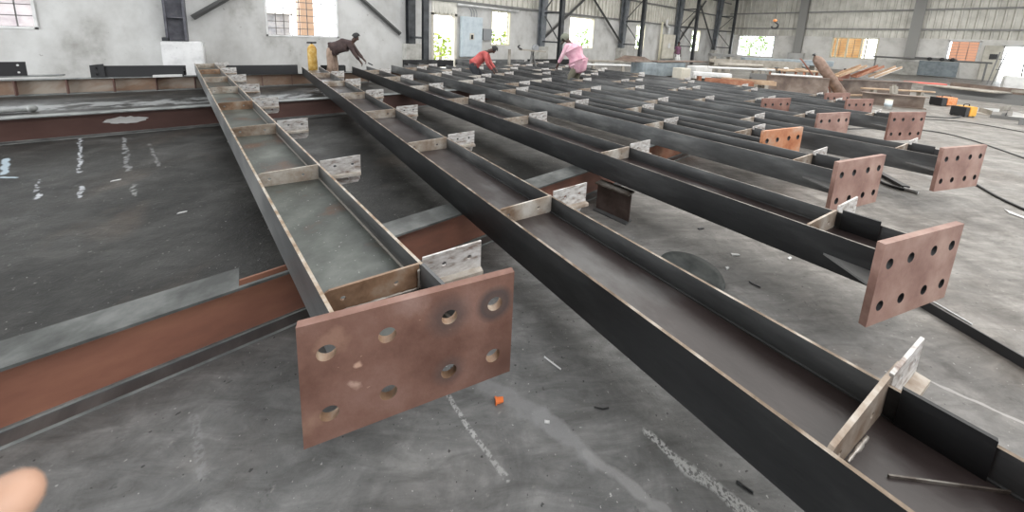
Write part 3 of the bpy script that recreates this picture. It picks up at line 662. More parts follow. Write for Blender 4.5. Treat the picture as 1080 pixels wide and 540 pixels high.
for k, (x, y, dx, dy, lab) in enumerate([(2.62, .70, .03, .0, 'pale pebble sized chip right of the round steel disc'), (2.84, .74, .05, -.04, 'pale splinter on the floor beyond the steel disc'), (2.60, .545, .0, -.06, 'dark splinter on the floor in front of the steel disc'),
        (3.15, .455, .05, .0, 'whitish chip on the floor below the third rafter'), (3.0, 1.05, .06, -.02, 'dark splinter under the third rafter'), (-.55, 3.757, .06, .01, 'pale chip on the dark floor left of the nearest rafter'), (-1.15, 4.9, .07, .02, 'pale flake on the dark floor near the chalk line'),
        (-.29, 5.85, .1, -.06, 'bright flake on the floor beside the nearest rafter near the dark red support'), (3.55, 3.5, .08, .02, 'bright flake on the floor under the rafters'), (3.38, -.28, .0, 0, '')]):
    if not lab: continue
    bm = B(); v = [bm.verts.new(Vector((x, y, .001))+Vector(p)) for p in ((0, 0, 0), (dx*.8+.008, dy*.8-.004, 0), (dx*.8+.014, dy*.8+.008, 0), (.012, .016, 0))]
    f = bm.faces.new(v); g = bmesh.ops.extrude_face_region(bm, geom=[f])
    for q in g['geom']:
        if isinstance(q, bmesh.types.BMVert): q.co.z += .008
    tag(finish(bm, 'metal_chip', M['dark'] if 'dark spl' in lab else M['white']), lab, 'debris', 'chips scattered on the floor')
# steel angle lying at right behind the pink plate
bm = B(); bar(bm, (3.02, .02, .02), (2.86, -1.8, .02), .05, .012); 
bm.free()
t = empty('angle_bar', (3.33, -.10, 0), 'dark steel angle bar on the floor beyond the middle right end plate', 'bar', None, math.atan2(-.72, -.42))
bm = B(); box(bm, (-.2, -.004, 0), (2.6, .004, .06)); finish(bm, 'leg_plate', M['dark'], t)
bm = B(); box(bm, (-.2, .004, 0), (2.6, .06, .008)); finish(bm, 'foot_plate', M['dark'], t)
rod('welding_rod', [(3.42, -.22, .006), (3.32, -.38, .006)], .005, M['white'], 'white stick on the floor beside the dark angle bar', 'stick')
bm = B(); prism(bm, [(6.22, -.70), (6.06, -.83), (5.9, -.98), (6.1, -.72)], .001, .012); tag(finish(bm, 'sheet_scrap', M['white']), 'white sheet scrap at the right edge of the floor', 'debris')
def smooth_curve(P, n=8):
    P = [Vector(p) for p in P]; out = []
    for i in range(len(P)-1):
        a, b, c, d = P[max(i-1, 0)], P[i], P[i+1], P[min(i+2, len(P)-1)]
        for k in range(n):
            t = k/n; out.append(.5*((2*b)+(c-a)*t+(2*a-5*b+4*c-d)*t*t+(3*b-a-3*c+d)*t**3))
    return out+[P[-1]]
rod('hose', smooth_curve([(7.6, -.35, .015), (7.09, -.55, .015), (6.69, -.68, .015), (6.39, -.83, .015), (6.0, -1.1, .015)]), .014, M['black'], 'black hose on the floor leaving the rightmost end plate', 'hose')
rod('cable', smooth_curve([(9.6, .9, .01), (10.3, .55, .01), (10.94, .09, .01), (11.17, -.29, .01), (10.87, -.63, .01), (10.4, -.87, .01), (9.6, -1.2, .01)]), .012, M['hose'], 'thin dark cable curving over the pale floor behind the rightmost end plate', 'cable')
rod('cable', smooth_curve([(13.2, .55, .01), (13.6, .0, .01), (14.0, -.45, .01), (14.4, -.65, .05)]), .02, M['hose'], 'thick dark cable running to the yellow and black machine', 'cable')
rod('cable', smooth_curve([(12.2, .4, .01), (13.1, -.1, .01), (13.6, -.7, .01), (13.2, -1.5, .01), (12.6, -2.2, .01)]), .010, M['hose'], 'thin cable crossing the floor before the yellow machine', 'cable')
t = empty('scissor_clamp', (6.1, .06, 0), 'black scissor clamp lying open on the floor between two pink end plates', 'clamp', None, math.atan2(-.25, -.38))
bm = B(); bar(bm, (-.42, .05, .03), (.10, .03, .03), .07, .035); finish(bm, 'jaw', M['black'], t)
bm = B(); tube(bm, smooth_curve([(-.4, -.02, .02), (-.2, -.10, .02), (.05, -.12, .02), (.16, -.02, .02)], 5), .018, 8); finish(bm, 'lower_jaw', M['dark'], t)
bm = B(); tube(bm, [(.12, .0, .02), (.2, .08, .02)], .02, 8); finish(bm, 'tip', M['white'], t)

# ------------------------------------------------------------------ things on and at the long wall
t = empty('electrical_cabinet', (7.9, YW-.26, .55), 'pale blue steel electrical cabinet on the wall behind the worker in red', 'cabinet')
bm = B(); box(bm, (0, 0, 0), (1.12, .25, 1.88)); bmesh.ops.bevel(bm, geom=bm.edges[:], offset=.012, segments=1, affect='EDGES'); finish(bm, 'body', M['paleblue'], t)
bm = B(); box(bm, (.04, -.02, .04), (1.08, .0, 1.84)); finish(bm, 'door', M['paleblue'], t)
bm = B(); box(bm, (.40, -.05, .82), (.62, -.021, 1.12)); p_ = finish(bm, 'meter', M['cream'], t)
bm = B(); box(bm, (.45, -.055, .85), (.57, -.05, 1.05)); finish(bm, 'meter_face', M['black'], p_)
for k in range(3):
    bm = B(); x = .55+.15*k; tube(bm, smooth_curve([(x, .12, 1.87), (x, .12, 2.05), (x-.05, .12, 2.2), (x-.15, .12, 2.3)], 5), .018, 6); finish(bm, 'conduit', M['grey'], t)
bm = B(); box(bm, (9.15, YW-.14, 1.38), (9.68, YW-.005, 1.92)); tag(finish(bm, 'junction_box', M['grey']), 'small grey junction box right of the pale blue cabinet', 'box')
bm = B(); tube(bm, [(7.8, YW-.12, 2.96), (11.3, YW-.12, 2.92)], .04, 8); box(bm, (10.0, YW-.16, 2.86), (11.2, YW-.04, 2.9)); bm.free()
bm = B(); tube(bm, [(7.7, YW-.17, 2.95), (11.3, YW-.17, 2.92)], .05, 8); tag(finish(bm, 'cable_pipe', M['white']), 'white horizontal pipe above the blue cabinet and window', 'pipe')
t = empty('pedestal_grinder', (8.75, 9.75, 0), 'cluttered grinding bench between the worker in red and the worker in pink', 'machine')
bm = B(); bar(bm, (-.55, .1, 1.12), (.55, -.1, 1.06), .22, .06); finish(bm, 'table', M['tan_grey'], t)
for a, b in (((-.25, 0, 0), (.05, 0, 1.08)), ((.42, 0, 0), (-.05, 0, 1.08)), ((.1, .3, 0), (0, 0, 1.08))):
    bm = B(); bar(bm, a, b, .06, .06); finish(bm, 'leg', M['girt'], t)
bm = B(); tube(bm, [(.1, -.12, 1.2), (.1, .02, 1.2)], .13, 14); finish(bm, 'wheel', M['grey'], t)
bm = B(); tube(bm, smooth_curve([(-.55, 0, 1.14), (-.7, .05, 1.22), (-.62, .05, 1.28)], 4), .03, 6); finish(bm, 'handle', M['dark'], t)
bm = B(); box(bm, (7.72, 9.9, 0), (7.80, 9.98, 1.12)); tag(finish(bm, 'post', M['tan_grey']), 'short upright steel post left of the grinding bench', 'post')
t = empty('panel_board', (26.3, YW-.32, .35), 'tall beige panel board with a round white dial on the wall', 'cabinet')
bm = B(); box(bm, (0, 0, 0), (1.95, .3, 1.95)); finish(bm, 'body', M['cream'], t)
bm = B(); tube(bm, [(1.0, -.03, 1.05), (1.0, 0.001, 1.05)], .22, 18); finish(bm, 'dial', M['white'], t)
bm = B(); tube(bm, [(-.25, .1, -.35), (-.25, .1, 2.9)], .08, 8); finish(bm, 'conduit', M['frame_cream'], t)
bm = B(); tube(bm, smooth_curve([(.9, .1, 1.95), (.9, .1, 2.5), (.4, .1, 2.7), (.5, .1, 3.1)], 5), .09, 8); finish(bm, 'conduit', M['white'], t)
# things at the end wall
bm = B(); box(bm, (XE-.5, -1.15, .05), (XE-.42, .66, 1.12)); tag(finish(bm, 'metal_sheet', M['blue_steel']), 'blue grey metal sheet leaning on the end wall', 'sheet')
bm = B(); tube(bm, [(38.2, 3.0, 1.26), (38.2, -2.4, 1.2)], .06, 8); tube(bm, [(38.2, .9, 1.34), (38.2, -1.0, 1.30)], .05, 8)
t = tag(finish(bm, 'pipe_rack', M['girt']), 'long horizontal pipe rack with fittings in front of the end wall', 'rack')
for y in (.2, -.35, -.8): 
    bm = B(); bmesh.ops.create_uvsphere(bm, u_segments=8, v_segments=6, radius=.13, matrix=Matrix.Translation((38.1, y, 1.28))); finish(bm, 'fitting', M['dark'], t, True)
for y in (2.8, -2.2):
    bm = B(); box(bm, (38.16, y-.04, 0), (38.24, y+.04, 1.26)); finish(bm, 'leg', M['girt'], t)
bm = B(); box(bm, (XE-.46, -2.62, 1.45), (XE-.401, -2.3, 1.8)); tag(finish(bm, 'switch_box', M['dark']), 'small dark switch box on the pale pillar by the right doorway', 'box')
t = empty('steel_trestle', (34, -2.4, 0), 'thin metal trestle frame at the right edge by the bright doorway', 'trestle', None, -.1)
for a, b in (((0, .1, 0), (0, -.12, 1.9)), ((0, .25, 0), (0, .1, 1.9)), ((0, -.8, 0), (0, -.72, 1.9)), ((0, -1.0, 0), (0, -.9, 1.9))):
    bm = B(); bar(bm, a, b, .05, .05); finish(bm, 'leg', M['girt'], t)
for z in (.9, 1.5):
    bm = B(); bar(bm, (0, .1, z), (0, -.9, z), .05, .05); finish(bm, 'crossbar', M['girt'], t)
bm = B(); box(bm, (30, -3.6, 0), (31.2, -2.38, .68)); bmesh.ops.bevel(bm, geom=bm.edges[:], offset=.04, segments=2, affect='EDGES'); tag(finish(bm, 'white_bin', M['white']), 'low white block at the right edge below the doorway', 'bin')
# crane hook
t = empty('crane_hook', (18, 4.5, 2.5), 'small orange and black crane hook hanging before the ribbed end wall', 'hook')
bm = B(); bmesh.ops.create_uvsphere(bm, u_segments=10, v_segments=8, radius=.06, matrix=Matrix.Translation((0, 0, .26))@Matrix.Diagonal((1, 1.3, 1, 1))); finish(bm, 'hook_block', M['orange'], t, True)
bm = B(); tube(bm, smooth_curve([(0, 0, .2), (0, -.12, .1), (0, -.10, -.04), (0, .04, -.06), (0, .10, .02)], 5), .035, 8); finish(bm, 'hook_curve', M['black'], t)
bm = B(); tube(bm, [(0, 0, .36), (0, 0, 5.1)], .012, 6); finish(bm, 'rope', M['girt'], t)

# ------------------------------------------------------------------ stacked steel at the right
def beam_bar(name, label, p, q, z1, h, d, mat, cat='steel beam', group='steel stock stacked at the right', kind='box', leg=True, legmat=None):
    """bar from p to q, top at z1; depth d to the far side; rests on two blocks when it does not reach the floor"""
    P, Q = Vector((*p, 0)), Vector((*q, 0)); dv = Q-P; L = dv.length
    root = empty(name, (p[0], p[1], 0), label, cat, group, math.atan2(dv.y, dv.x))
    z0 = z1-h
    if kind == 'box':
        bm = B(); box(bm, (0, 0, z0), (L, d, z1)); bmesh.ops.bevel(bm, geom=bm.edges[:], offset=min(.012, h*.2), segments=1, affect='EDGES'); finish(bm, 'body', mat, root)
    elif kind == 'H':
        bm = B(); box(bm, (0, 0, z0), (L, .015, z1)); finish(bm, 'flange', mat, root)
        bm = B(); box(bm, (0, d-.015, z0), (L, d, z1)); finish(bm, 'flange', mat, root)
        bm = B(); box(bm, (0, .015, (z0+z1)/2-.01), (L, d-.015, (z0+z1)/2+.01)); finish(bm, 'web', mat, root)
    elif kind == 'I':
        bm = B(); box(bm, (0, 0, z1-.02), (L, d, z1)); finish(bm, 'flange', mat, root)
        bm = B(); box(bm, (0, 0, z0), (L, d, z0+.02)); finish(bm, 'flange', mat, root)
        bm = B(); box(bm, (0, d/2-.01, z0+.02), (L, d/2+.01, z1-.02)); finish(bm, 'web', mat, root)
    elif kind == 'C':
        bm = B(); box(bm, (0, 0, z0), (L, d, z0+.015)); finish(bm, 'web', mat, root)
        for y in (0, d-.015):
            bm = B(); box(bm, (0, y, z0+.015), (L, y+.015, z1)); finish(bm, 'flange', mat, root)
    elif kind == 'pipe':
        r = h/2; bm = B(); tube(bm, [(0, r, z0+r), (L, r, z0+r)], r, 12); finish(bm, 'body', mat, root)
    if z0 > .02 and leg:
        for x in (L*.15, L*.8):
            bm = B(); box(bm, (x, .0, 0), (x+.1, max(d, .1), z0)); finish(bm, 'block', legmat or M['tan_grey'], root)
    return root
beam_bar('box_girder', 'grey blue box girder behind the rafters, right of the worker in pink', (11.94, 6.9), (14.5, 6.45), .82, .55, .6, M['blue_steel'])
bm = B(); prism(bm, [(0, 0), (.6, .45), (1.15, 0)], 0, 1.0)
o = finish(bm, 'bent_plate', M['brown_steel']); 
o.rotation_euler = (math.pi/2, 0, -.17); o.location = (11.75, 8.1, .83); o.scale = (1, .45, 1)
tag(o, 'brown bent cover plate peaked like a roof on the grey blue box girder', 'plate')
beam_bar('steel_plank', 'thin red brown plank lying across the top of the grey blue girder', (12.7, 6.72), (15.9, 6.2), .88, .045, .5, M['brown_steel'], leg=False)
beam_bar('concrete_block', 'small beige block in front of the grey blue girder', (13.1, 5.95), (13.65, 5.85), .66, .66, .4, M['cream'], 'block')
beam_bar('white_girder', 'white steel girder piece right of the small beige block', (14.2, 5.9), (15.3, 5.7), .72, .5, .4, M['white'])
beam_bar('white_girder', 'long white girder with red underside next to the orange channel', (12.6, 5.3), (13.3, 4.3), .62, .14, .3, M['white'], legmat=M['redlead'])
beam_bar('steel_channel', 'open orange red channel lying nearest behind the rafters', (11.75, 4.55), (12.3, 3.35), .52, .14, .3, M['redlead'], kind='C')
beam_bar('steel_channel', 'tan open channel right behind the orange red one', (12.35, 4.25), (13.0, 2.95), .54, .13, .32, M['tan'], kind='C')
beam_bar('dark_beam', 'dark grey beam behind the tan channel', (14.3, 4.0), (14.6, 3.45), .64, .26, .3, M['girt'], kind='H')
beam_bar('pipe_bundle', 'long weathered tube on the stack above the dark grey beam', (14.6, 5.2), (15.9, 4.1), .93, .14, .14, M['tan_grey'], kind='pipe')
beam_bar('pipe_bundle', 'long thin pale tube in front of the weathered tube', (13.35, 5.1), (15.2, 3.55), .82, .08, .1, M['white'], kind='pipe')
beam_bar('steel_stock', 'wide weathered beam at the back of the stack beneath the blue one', (16.2, 6.0), (19.4, 3.6), 1.0, .3, .4, M['tan_grey'], kind='H')
beam_bar('steel_stock', 'broad tan grey girder between the tan channel and the cylinder', (13.6, 3.35), (14.6, 1.95), .70, .62, .12, M['brown_steel'], kind='I')
beam_bar('blue_beam', 'blue grey beam lying highest on the stack left of the cylinder', (19.6, 5.9), (22.5, 3.0), 1.06, .26, .35, M['blue_steel'])
beam_bar('plate_pile', 'low grey plate on the far left of the stack beneath the leafy window', (21.5, 8.2), (22.3, 7.2), 1.12, .16, .5, M['girt'])
t = beam_bar('work_table', 'rusty tabletop on thin red legs left of the leaning cylinder', (15.5, 3.5), (16.9, 2.55), .80, .06, .6, M['tan'], 'table', leg=False)
for x in (.1, .7, 1.55):
    for y in (.03, .5):
        bm = B(); box(bm, (x, y, 0), (x+.05, y+.05, .74)); finish(bm, 'leg', M['redlead'], t)
def scrap_row(label, x, y, z, s, mat):
    bm = B(); bmesh.ops.create_icosphere(bm, subdivisions=1, radius=s, matrix=Matrix.Translation((x, y, z))@Matrix.Diagonal((1.6, 1, .5, 1)))
    return tag(finish(bm, 'scrap_piece', mat), label, 'scrap', 'scrap pieces on the stack')
scrap_row('white scrap lump on the table edge left of the cylinder', 15.9, 3.4, .85, .09, M['white'])
scrap_row('dark scrap lump beside the white lump on the rusty table', 15.6, 3.62, .85, .08, M['dark'])
for lab, p_, q_, w_, m_ in (
    ('rusty bar leaning against the broad girder below the rusty table', (15.1, 2.65, .05), (15.25, 2.75, .80), .05, 'redlead'), ('dark strut leaning left of the table legs', (14.9, 3.1, .0), (15.1, 3.4, .78), .06, 'dark'),
    ('pale flat bar lying along the top of the broad girder', (13.7, 3.3, .73), (14.5, 2.15, .73), .05, 'white'), ('brown offcut lying on the rusty table', (16.0, 3.15, .845), (16.35, 2.95, .845), .07, 'tan'),
    ('short red bar standing up behind the leaning cylinder', (16.9, 2.2, .0), (16.85, 2.5, 1.0), .08, 'cyl_red'), ('bent tan bar sticking up right of the short cylinder', (17.6, 2.1, .0), (18.1, 1.9, .95), .09, 'tan'),
    ('dark angle lying across the rusty brown girder', (17.0, 1.75, .63), (18.2, .65, .63), .05, 'girt'), ('grey post stub on the lower brown girder', (15.3, .6, .365), (15.33, .63, .60), .16, 'tan_grey')):
    bm = B(); bar(bm, p_, q_, w_, w_*.5); bar(bm, Vector(p_)+Vector((0, 0, w_*.3)), Vector(q_)+Vector((0, 0, w_*.3)), w_*.2, w_*.6)
    tag(finish(bm, 'scrap_bar', M[m_]), lab, 'scrap', 'loose bars among the stacked steel')
# gas cylinders
def gas_cylinder(label, base, top, r, mat, group=None):
    b, tp = Vector(base), Vector(top); d = (tp-b); L = d.length; d.normalize()
    root = empty('gas_cylinder', base, label, 'gas cylinder', group)
    P = lambda s: d*s
    bm = B(); tube(bm, [P(0), P(.03), P(.06), P(L*.82), P(L*.88), P(L*.93), P(L*.95)], [r*.8, r*.96, r, r, r*.85, r*.45, r*.22], 20); finish(bm, 'body', mat, root)
    bm = B(); tube(bm, [P(L*.95), P(L)], r*.2, 8); s = d.cross(Vector((0, 1, .3))).normalized(); tube(bm, [P(L*.985)-s*.12, P(L*.985)+s*.12], .025, 8); finish(bm, 'valve', M['black'], root)
    return root
gas_cylinder('large worn brown gas cylinder leaning over the stacked steel', (15.66, 1.72, .08), (15.45, 2.62, 1.45), .155, M['cyl'])
gas_cylinder('short red brown cylinder standing right of the large leaning one', (17.3, 1.95, 0), (17.28, 1.98, .95), .16, M['cyl_red'])
t = empty('cylinder_trolley', (16.0, 2.05, 0), 'rusty tube trolley frame holding the leaning gas cylinder', 'trolley')
for y in (.02, .42):
    bm = B(); tube(bm, smooth_curve([(-.15, y-.35, .05), (-.02, y+.1, .6), (-.25, y+.45, 1.15), (-.28, y+.55, 1.25)], 6), .025, 8); finish(bm, 'frame_tube', M['cyl_red'] if y > .1 else M['white'], t)
bm = B(); bar(bm, (0, -.22, .6), (0, .3, .6), .05, .05); finish(bm, 'crossbar', M['cyl_red'], t)
bm = B(); bar(bm, (-.1, -.25, .1), (1.5, -1.1, .1), .10, .04); finish(bm, 'base_plate', M['tan'], t)
bm = B(); box(bm, (15.1, 2.1, 0), (15.35, 2.3, .16)); tag(finish(bm, 'yellow_tin', M['yellow']), 'small yellow tin on the floor left of the leaning cylinder foot', 'tin')
beam_bar('brown_girder', 'rusty brown girder with an open end on the floor behind the plates', (16.3, 2.0), (18.5, .22), .60, .60, .36, M['brown_steel'], kind='I')
beam_bar('brown_girder', 'lower grey brown girder in front of the rusty one', (14.85, 1.15), (15.5, -.08), .36, .36, .3, M['brown_steel'], kind='I')
beam_bar('timber_plank', 'pale plank lying between the two brown girders', (15.9, 1.3), (17.4, -.2), .42, .05, .12, M['tan'])
for k, (x, y, lab) in enumerate([(16.5, 1.98, 'tan channel tilted on the brown girder, nearest the cylinder'), (17.0, 1.6, 'rust red channel tilted on the brown girder, middle of the three'), (17.5, 1.2, 'pale channel tilted on the brown girder, farthest right of the three')]):
    root = empty('steel_channel', (x, y, .66), lab, 'steel beam', 'channels tilted on the girder', 0)
    root.rotation_euler = (0, -.42, -.66)
    bm = B(); box(bm, (0, 0, 0), (1.0, .22, .015)); finish(bm, 'web', [M['tan'], M['redlead'], M['white']][k], root)
    for y2 in (0, .205):
        bm = B(); box(bm, (0, y2, .015), (1.0, y2+.015, .09)); finish(bm, 'flange', [M['tan'], M['redlead'], M['tan']][k], root)
t = empty('paint_tin', (14.35, .62, 0), 'white and blue paint tin at the end of the lower brown girder', 'tin')
bm = B(); tube(bm, [(0, 0, 0), (0, 0, .26)], .08, 16); finish(bm, 'body', M['white'], t)
bm = B(); tube(bm, [(0, 0, .08), (0, 0, .17)], .082, 16); finish(bm, 'label_band', M['paleblue'], t)
bm = B(); tube(bm, [(0, 0, .26), (0, 0, .272)], .084, 16); finish(bm, 'lid', M['frame_cream'], t)
# welding machines
def machine(label, x, y, rz, mat, w, d, h):
    t = empty('welding_machine', (x, y, 0), label, 'machine', None, rz)
    bm = B(); box(bm, (0, 0, .02), (w*.55, d, h)); bmesh.ops.bevel(bm, geom=bm.edges[:], offset=.012, segments=2, affect='EDGES'); finish(bm, 'coloured_case', mat, t)
    bm = B(); box(bm, (-w*.30, .01, .02), (0, d-.01, h-.01)); finish(bm, 'front_panel', M['black'], t)
    bm = B(); tube(bm, smooth_curve([(.02, d/2, h-.01), (.04, d/2, h+.05), (w*.45, d/2, h+.05), (w*.5, d/2, h-.01)], 4), .012, 6); finish(bm, 'handle', M['black'], t)
    for xx in (-w*.27, w*.45):
        for yy in (.02, d-.05):
            bm = B(); box(bm, (xx, yy, 0), (xx+.03, yy+.03, .02)); finish(bm, 'foot', M['black'], t)
    return t
machine('yellow and black welding machine on the pale floor, nearer of the two', 14.9, -.80, math.atan2(-.35, .65), M['yellow'], .46, .3, .27)
machine('faded orange and black welding machine behind the yellow one', 17.3, -.47, math.atan2(-.4, .75), M['orange'], .75, .3, .27)
random.seed(3)
for k, (x, y, L, an, m_, lab) in enumerate([
    (15.45, -1.15, .75, -1.35, 'girt', 'dark flat bar in the scrap right of the yellow machine, lowest'), (16.0, -1.2, .7, .25, 'tan_grey', 'wide grey brown offcut in the scrap behind the yellow machine'),
    (17.0, -.95, .6, -.9, 'white', 'bright angle offcut at the left of the floor scrap'), (15.9, -1.85, .6, .5, 'white', 'bright bent offcut in the middle of the floor scrap'),
    (16.9, -1.75, .9, -.9, 'girt', 'dark channel offcut at the right end of the floor scrap'), (17.7, -1.45, .8, -.3, 'tan_grey', 'grey offcut lying at the back of the floor scrap'),
    (16.3, -1.45, .8, -.1, 'dark', 'black angle offcut across the floor scrap'), (14.6, -1.5, .8, -.8, 'girt', 'thin dark bar in front of the floor scrap'),
    (15.2, -2.1, .7, -.5, 'tan_grey', 'short brown grey bar at the lower right of the floor scrap')]):
    root = empty('steel_offcut', (x, y, 0), lab, 'scrap', 'offcuts on the pale floor', an)
    root.rotation_euler = (0, 0, an)
    bm = B(); box(bm, (0, 0, .0), (L, .16 if 'wide' in lab or 'channel' in lab else .07, .012)); finish(bm, 'flat_leg', M[m_], root)
    bm = B(); box(bm, (0, -.012, 0), (L, 0, .14 if k % 2 else .09)); finish(bm, 'upright_leg', M[m_], root)
# far right pile
for k, (p, q, z1, h, d, m_, kd, lab) in enumerate([
    ((22.1, .6), (20.9, -1.5), .37, .06, .9, 'tan_grey', 'box', 'grey plate on top of the far right pile'), ((21.9, .50), (22.5, -.5), .42, .045, .35, 'red_bright', 'box', 'salmon red plate sticking out of the far right pile'),
    ((21.75, .1), (21.35, -2.6), .30, .30, .25, 'girt', 'H', 'dark beam in the far right pile below the red plate'), ((20.9, -.3), (20.5, -2.6), .15, .15, .2, 'girt', 'H', 'black beam at the front of the far right pile'),
    ((24.0, -.6), (23.0, -3.0), .42, .42, .3, 'brown_steel', 'H', 'dark beam at the back of the far right pile'), ((21.6, -1.9), (21.3, -2.7), .47, .09, .2, 'tan_grey', 'C', 'short channel lying on the far right pile')]):
    beam_bar('steel_stock', lab, p, q, z1, h, d, M[m_], kind=kd, leg=False, group='far right pile of steel')
beam_bar('white_rail', 'long thin white rail lying behind the rafters right of the worker in pink', (9.9, 8.0), (11.6, 7.2), .72, .06, .08, M['white'])
beam_bar('grey_rail', 'long grey rail behind the white rail near the long wall', (11.2, 9.4), (14.6, 7.6), .75, .09, .12, M['tan_grey'])

# ------------------------------------------------------------------ trees and buildings outside
def bush(name, label, c, R, n, mat, trunk=True):
    root = empty(name, (c[0], c[1], -.05), label, 'tree', 'trees outside the hall')
    bm = B(); rnd = random.Random(int(c[0]*10+c[1]))
    for k in range(n):
        v = Vector((rnd.gauss(0, 1), rnd.gauss(0, 1), rnd.gauss(0, 1))).normalized()*rnd.uniform(.45, 1)
        p = Vector((v.x*R[0], v.y*R[1], c[2]+v.z*R[2])); s = rnd.uniform(.10, .22)
        a = Vector((rnd.gauss(0, 1), rnd.gauss(0, 1), rnd.gauss(0, .6))).normalized(); b = a.cross(Vector((rnd.gauss(0, 1), rnd.gauss(0, 1), rnd.gauss(0, 1)))).normalized()
        f = bm.faces.new([bm.verts.new(p-a*s), bm.verts.new(p+b*s*.45), bm.verts.new(p+a*s), bm.verts.new(p-b*s*.45)])
    finish(bm, 'foliage', mat, root)
    bm = B(); tube(bm, [(0, 0, 0), (.05, .05, c[2]*.6), (0, 0, c[2])], [.12, .09, .05], 8); finish(bm, 'trunk', M['tan_grey'], root)
bush('leafy_tree', 'yellow green shrub seen low through the open doorway', (8.6, 17.4, .9), (1.6, .9, .8), 260, M['leaf_y'])
bush('leafy_tree', 'sparse green branches seen through the window beside the grey box', (13.6, 18.4, 1.5), (1.2, .8, .6), 110, M['leaf_y'])
bush('leafy_tree', 'green foliage seen in the window behind the worker in pink', (23.5, 19, 1.7), (2.0, 1.2, 1.2), 300, M['leaf'])
bush('leafy_tree', 'green foliage seen in the narrow window left of the beige panel', (33, 19.5, 2.0), (3.0, 1.2, 1.5), 420, M['leaf'])
bush('leafy_tree', 'green foliage seen in the window before the corner column', (45, 20, 2.0), (3.5, 1.5, 1.8), 600, M['leaf'])
bush('leafy_tree', 'bright green palm like tree filling the leafy window of the end wall', (44.5, 13.0, 2.2), (1.2, 2.8, 1.6), 800, M['leaf'])
bush('leafy_tree', 'leafy twigs at the top corner of the grilled window at left', (4.2, 18, 3.3), (.8, .5, .3), 60, M['leaf_y'])
def outbuilding(label, a, b, mat, cat='building'):
    t = empty('outbuilding', (a[0], a[1], -.05), label, cat, None)
    s = [b[i]-a[i] for i in range(3)]
    bm = B(); box(bm, (0, 0, 0), s); finish(bm, 'wall', mat, t)
    bm = B(); box(bm, (-.15, -.15, s[2]), (s[0]+.15, s[1]+.15, s[2]+.1)); finish(bm, 'roof', M['white'], t)
outbuilding('orange wall added outside to stand for the glowing panes of the yellow framed end window', (43.0, 4.2, 0), (45, 6.3, 4.0), M['yellow_wall'])  # orange block added outside, standing in for the window's backlit panes
outbuilding('orange red building wall seen through the narrow end window', (43.0, -2.2, 0), (45, -.7, 4.0), M['brick_red'])
M['house_pale'] = noisy('pale_house_wall', [(.22, .23, .26), (.34, .34, .36), (.40, .40, .41)], 3, rough=.8)
outbuilding('pale grey low house behind the left half of the large grilled window', (-.2, 19.3, 0), (1.7, 20.5, 2.2), M['house_pale'])
M['house_pink'] = noisy('pinkish_house_wall', [(.36, .32, .35), (.44, .40, .43), (.48, .45, .47)], 3, rough=.8)
outbuilding('pale pinkish house behind the grilled window in the top left corner', (-8, 17.5, 0), (-4.6, 19, 2.35), M['house_pink'])
outbuilding('narrow orange brick pillar house seen through the grilled left window', (1.95, 17.5, 0), (2.45, 19, 5.0), M['brick'])

# ------------------------------------------------------------------ people
def skin_mesh(name, verts, edges, radii, mat, parent, root=0, sub=2):
    me = D.meshes.new(name+'_src'); me.from_pydata(verts, edges, [])
    o = D.objects.new(name+'_src', me); COL.objects.link(o)
    md = o.modifiers.new('s', 'SKIN'); md.use_smooth_shade = True
    for i, r in enumerate(radii):
        sv = me.skin_vertices[0].data[i]; sv.radius = (r, r) if not isinstance(r, tuple) else r; sv.use_root = (i == root)
    sb = o.modifiers.new('u', 'SUBSURF'); sb.levels = sub; sb.render_levels = sub
    dg = bpy.context.evaluated_depsgraph_get(); m2 = D.meshes.new_from_object(o.evaluated_get(dg)); m2.name = name
    D.objects.remove(o, do_unlink=True)
    m2.materials.clear(); m2.materials.append(mat)
    for p in m2.polygons: p.use_smooth = True
    r_ = D.objects.new(name, m2); COL.objects.link(r_); r_.parent = parent
    return r_
GRIP = []
def two_bone(a, b, l1, l2, hint):
    d = b-a; L = min(d.length, (l1+l2)*.995); dn = d.normalized(); b = a+dn*L
    x = (l1*l1-l2*l2+L*L)/(2*L); h = math.sqrt(max(l1*l1-x*x, 1e-6)); hv = (hint-dn*hint.dot(dn)).normalized()
    return a+dn*x+hv*h, b
